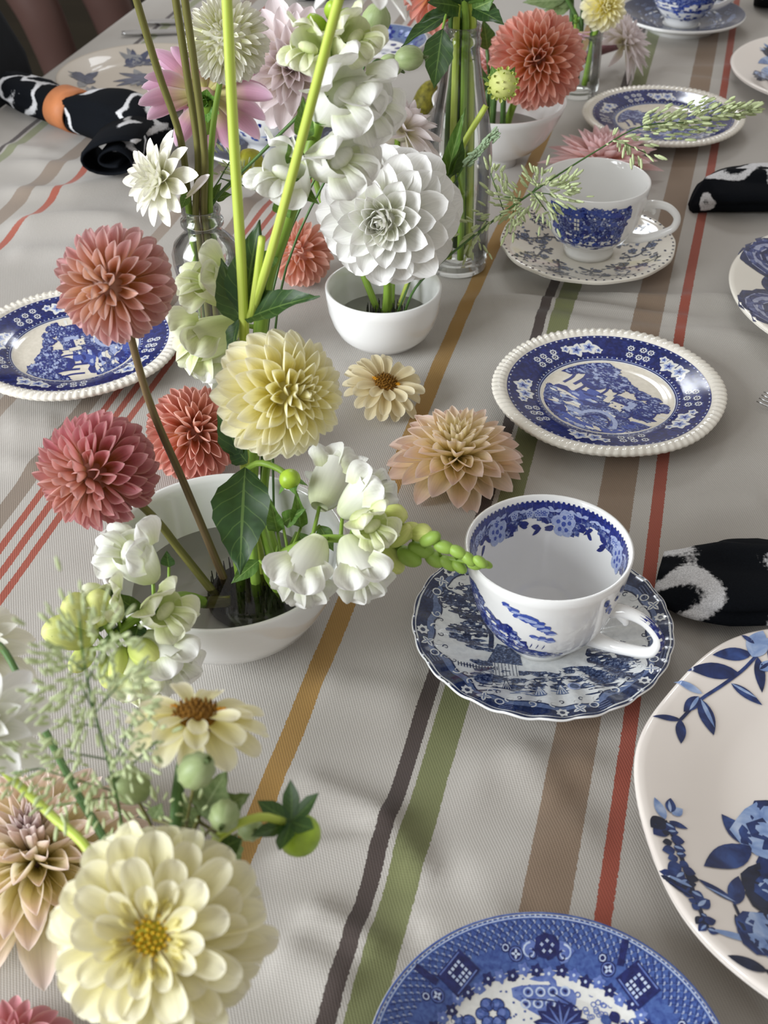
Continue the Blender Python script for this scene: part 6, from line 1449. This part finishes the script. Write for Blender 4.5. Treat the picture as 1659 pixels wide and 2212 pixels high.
# ------------------------------------------------------------------ cutlery
steel = plain('polished_steel', 'c9c9c9', .18, .5, .05, 40, Metallic=1.0)
def knife(a, b, label):
    a, b = V(a), V(b); th = thing('table_knife', label, 'knife', a, 'table knives'); d = (b-a).normalized(); m_ = frame(a, d, (0, 0, 1))
    parts = []
    vs, fs, uv = tube_data([(0, 0, .0042), (0, .03, .0042), (0, .09, .0036)], [.0026, .0040, .0032], 10, 12)
    vs = [V((v.x*1.6, v.y, max(.0004, .0042+(v.z-.0042)*.9))) for v in vs]; link('handle', mesh('handle', vs, fs, uv), th, m_, steel)
    bl_ = [(-.006, .088, .003), (.005, .088, .003), (.008, .15, .003), (.004, .195, .003), (-.004, .20, .003), (-.006, .15, .003)]; n = len(bl_)
    vs = [(x, y, .0026) for x, y, z in bl_]+[(x, y, .0042) for x, y, z in bl_]
    link('blade', mesh('blade', vs, [tuple(range(n-1, -1, -1)), tuple(range(n, 2*n))]+[(i, (i+1) % n, n+(i+1) % n, n+i) for i in range(n)], smooth=False), th, m_, steel)
knife(T(264, 79), T(420, 74), 'silver knife handle pointing to the table edge, beside the greige plate')
knife(T(310, 55), T(460, 52), 'silver knife handle, the further of two by the table edge')
fa, fbk = T(1640, 868), T(1760, 905)
th = thing('table_fork', 'steel fork with its tines toward the fluted plate', 'fork', fa)
d = (fbk-fa).normalized(); m_ = frame(fa, d, (0, 0, 1))
for i in range(4):
    x = -.0075+.005*i
    link('tine', mesh('tine', *tube_data([(x, 0, .0048), (x, .015, .0030), (x*.98, .035, .0028), (x*.8, .05, .0042)], [.0006, .0011, .0014, .0016], 6, 10)), th, m_, steel)
vs, fs, uv = [], [], []
pf = [(.046, .009, .0042), (.056, .0105, .005), (.066, .0095, .0055), (.076, .005, .0062), (.09, .0035, .0075), (.13, .0042, .0060), (.16, .0058, .0032), (.182, .0062, .0022), (.187, .0035, .0022)]
for y, w_, z in pf:
    for sx, dz in ((-1, 0), (0, .0008), (1, 0), (0, -.0014)): vs.append((sx*w_, y, z+dz))
for j in range(len(pf)-1):
    for i in range(4): fs.append((j*4+i, j*4+(i+1) % 4, (j+1)*4+(i+1) % 4, (j+1)*4+i))
fs += [(3, 2, 1, 0), tuple(len(vs)-4+i for i in range(4))]
link('handle', mesh('handle', vs, fs), th, m_, steel)

# ------------------------------------------------------------------ black chair beyond the table's long side
blk = plain('black_upholstery', '12151a', .8, .2, .25, 30); blk_leg = plain('black_metal', '101012', .4, .4, .1, 30)
q0, p0_ = 1.165, PL+.105
ch = thing('dining_chair', 'black upholstered chair drawn up by the ringed napkin', 'chair', st(p0_, q0, -.75)); cw = W[ch] @ M.Rotation(-YAW, 4, 'Z')
def slab(name, w_, d_, h_, ctr, parent, rake=0.0, r=.03):
    bm = bmesh.new(); bmesh.ops.create_cube(bm, size=1.0); bmesh.ops.scale(bm, vec=(w_, d_, h_), verts=bm.verts)
    bmesh.ops.bevel(bm, geom=bm.edges[:], offset=r, segments=4, profile=.5, affect='EDGES')
    if rake: bmesh.ops.subdivide_edges(bm, edges=[e for e in bm.edges if abs(e.verts[0].co.z-e.verts[1].co.z) > .2], cuts=10)
    for v in bm.verts:
        if rake: v.co.x -= rake*max(0.0, v.co.z+ctr[2]-.75)
    me = bpy.data.meshes.new(name); bm.to_mesh(me); bm.free()
    for p in me.polygons: p.use_smooth = True
    return link(name, me, parent, cw @ M.Translation(ctr), blk)
slab('seat', .42, .46, .07, (-.01, 0, .45), ch); slab('backrest', .05, .46, .42, (-.165, 0, .71), ch, .50, .024)
for sx in (-.17, .17):
    for sy in (-.19, .19):
        link('leg', mesh('leg', *tube_data([(sx, sy, .43), (sx*1.12, sy*1.12, .0006)], [.014, .010], 10, 2)), ch, cw, blk_leg)

# ------------------------------------------------------------------ person standing beyond the table (bare legs in view)
skin = plain('skin', '5c443e', .55, .3, .10, 8); shorts = plain('dark_shorts', '2a2c30', .85, .1, .15, 30); shirt = plain('grey_shirt', '5b5f66', .85, .1, .15, 30); hairm = plain('brown_hair', '2c2019', .6, .3, .3, 60)
L1 = P(118, 60, 2.72); L2 = P(258, 10, 2.80)
pc_ = V(((L1.x+L2.x)/2-.06, 2.80, -.75))
pe = thing('person', 'person with bare legs standing beyond the table edge', 'person', pc_)
def skinmesh(name, vs, es, rad, mat, root=0):
    bm = bmesh.new(); ly = bm.verts.layers.skin.verify()
    bv = [bm.verts.new(V(v)-pc_) for v in vs]
    for i, q in enumerate(bv): q[ly].radius = (rad[i], rad[i]); q[ly].use_root = (i == root)
    for e in es: bm.edges.new((bv[e[0]], bv[e[1]]))
    me = bpy.data.meshes.new(name); bm.to_mesh(me); bm.free()
    o = link(name, me, pe, W[pe], mat); o.modifiers.new('skin', 'SKIN').use_smooth_shade = True; s = o.modifiers.new('smooth', 'SUBSURF'); s.levels = 2; s.render_levels = 2
    return o
def legpts(c_, sx):
    # lean of each leg: the shin slants as in mid-stride
    ankle = c_+V((.050, -.02, -.33)); ankle.z = -.75+.085; knee = V((c_.x-.030, c_.y+.01, -.75+.47)); calf = V((c_.x-.005, c_.y+.03, -.75+.33))
    return ankle, calf, knee
hip = V((pc_.x-.17, pc_.y+.04, .16))
a1, c1, k1 = legpts(V((L1.x, L1.y, 0)), -1); a2, c2, k2_ = legpts(V((L2.x, L2.y, 0)), 1)
vs = [hip, hip+V((-.09, 0, -.06)), k1, c1, a1, a1+V((.02, -.04, -.045)), a1+V((.05, -.17, -.062)),
      hip+V((.09, 0, -.06)), k2_, c2, a2, a2+V((.02, -.04, -.045)), a2+V((.05, -.17, -.062)),
      hip+V((0, 0, .22)), hip+V((0, 0, .44)), hip+V((0, -.01, .56)), hip+V((0, -.02, .66)), hip+V((0, -.03, .76)),
      hip+V((-.18, 0, .42)), hip+V((-.25, .03, .16)), hip+V((-.24, -.06, -.06)), hip+V((-.235, -.09, -.14)),
      hip+V((.18, 0, .42)), hip+V((.25, .03, .16)), hip+V((.24, -.06, -.06)), hip+V((.235, -.09, -.14))]
es = [(0, 1), (1, 2), (2, 3), (3, 4), (4, 5), (5, 6), (0, 7), (7, 8), (8, 9), (9, 10), (10, 11), (11, 12), (0, 13), (13, 14), (14, 15), (15, 16), (16, 17), (14, 18), (18, 19), (19, 20), (20, 21), (14, 22), (22, 23), (23, 24), (24, 25)]
rad = [.12, .085, .052, .046, .030, .036, .026, .085, .052, .046, .030, .036, .026, .12, .13, .052, .085, .09, .055, .04, .028, .03, .055, .04, .028, .03]
skinmesh('body', vs, es, rad, skin)
sv = [hip+V((0, 0, .06)), hip+V((0, 0, -.02)), hip+V((-.09, 0, -.06)), (hip+V((-.09, 0, -.06))).lerp(k1, .55), hip+V((.09, 0, -.06)), (hip+V((.09, 0, -.06))).lerp(k2_, .55)]
skinmesh('shorts', sv, [(0, 1), (1, 2), (2, 3), (1, 4), (4, 5)], [.14, .14, .105, .09, .105, .09], shorts)
skinmesh('shirt', [hip+V((0, 0, .02)), hip+V((0, 0, .24)), hip+V((0, 0, .44)), hip+V((0, 0, .52)), hip+V((-.18, 0, .42)), hip+V((-.225, .02, .24)), hip+V((.18, 0, .42)), hip+V((.225, .02, .24))], [(0, 1), (1, 2), (2, 3), (2, 4), (4, 5), (2, 6), (6, 7)], [.145, .14, .15, .07, .07, .06, .07, .06], shirt)
hp_ = hip+V((0, -.005, .755))
link('hair', mesh('hair', *blob_data(.098, .108, .105, 18, 12, lambda a, v: 1.0 if v > .45 or math.sin(a) > -.2 else .55)), pe, M.Translation(hp_+V((0, .012, .012))), hairm)
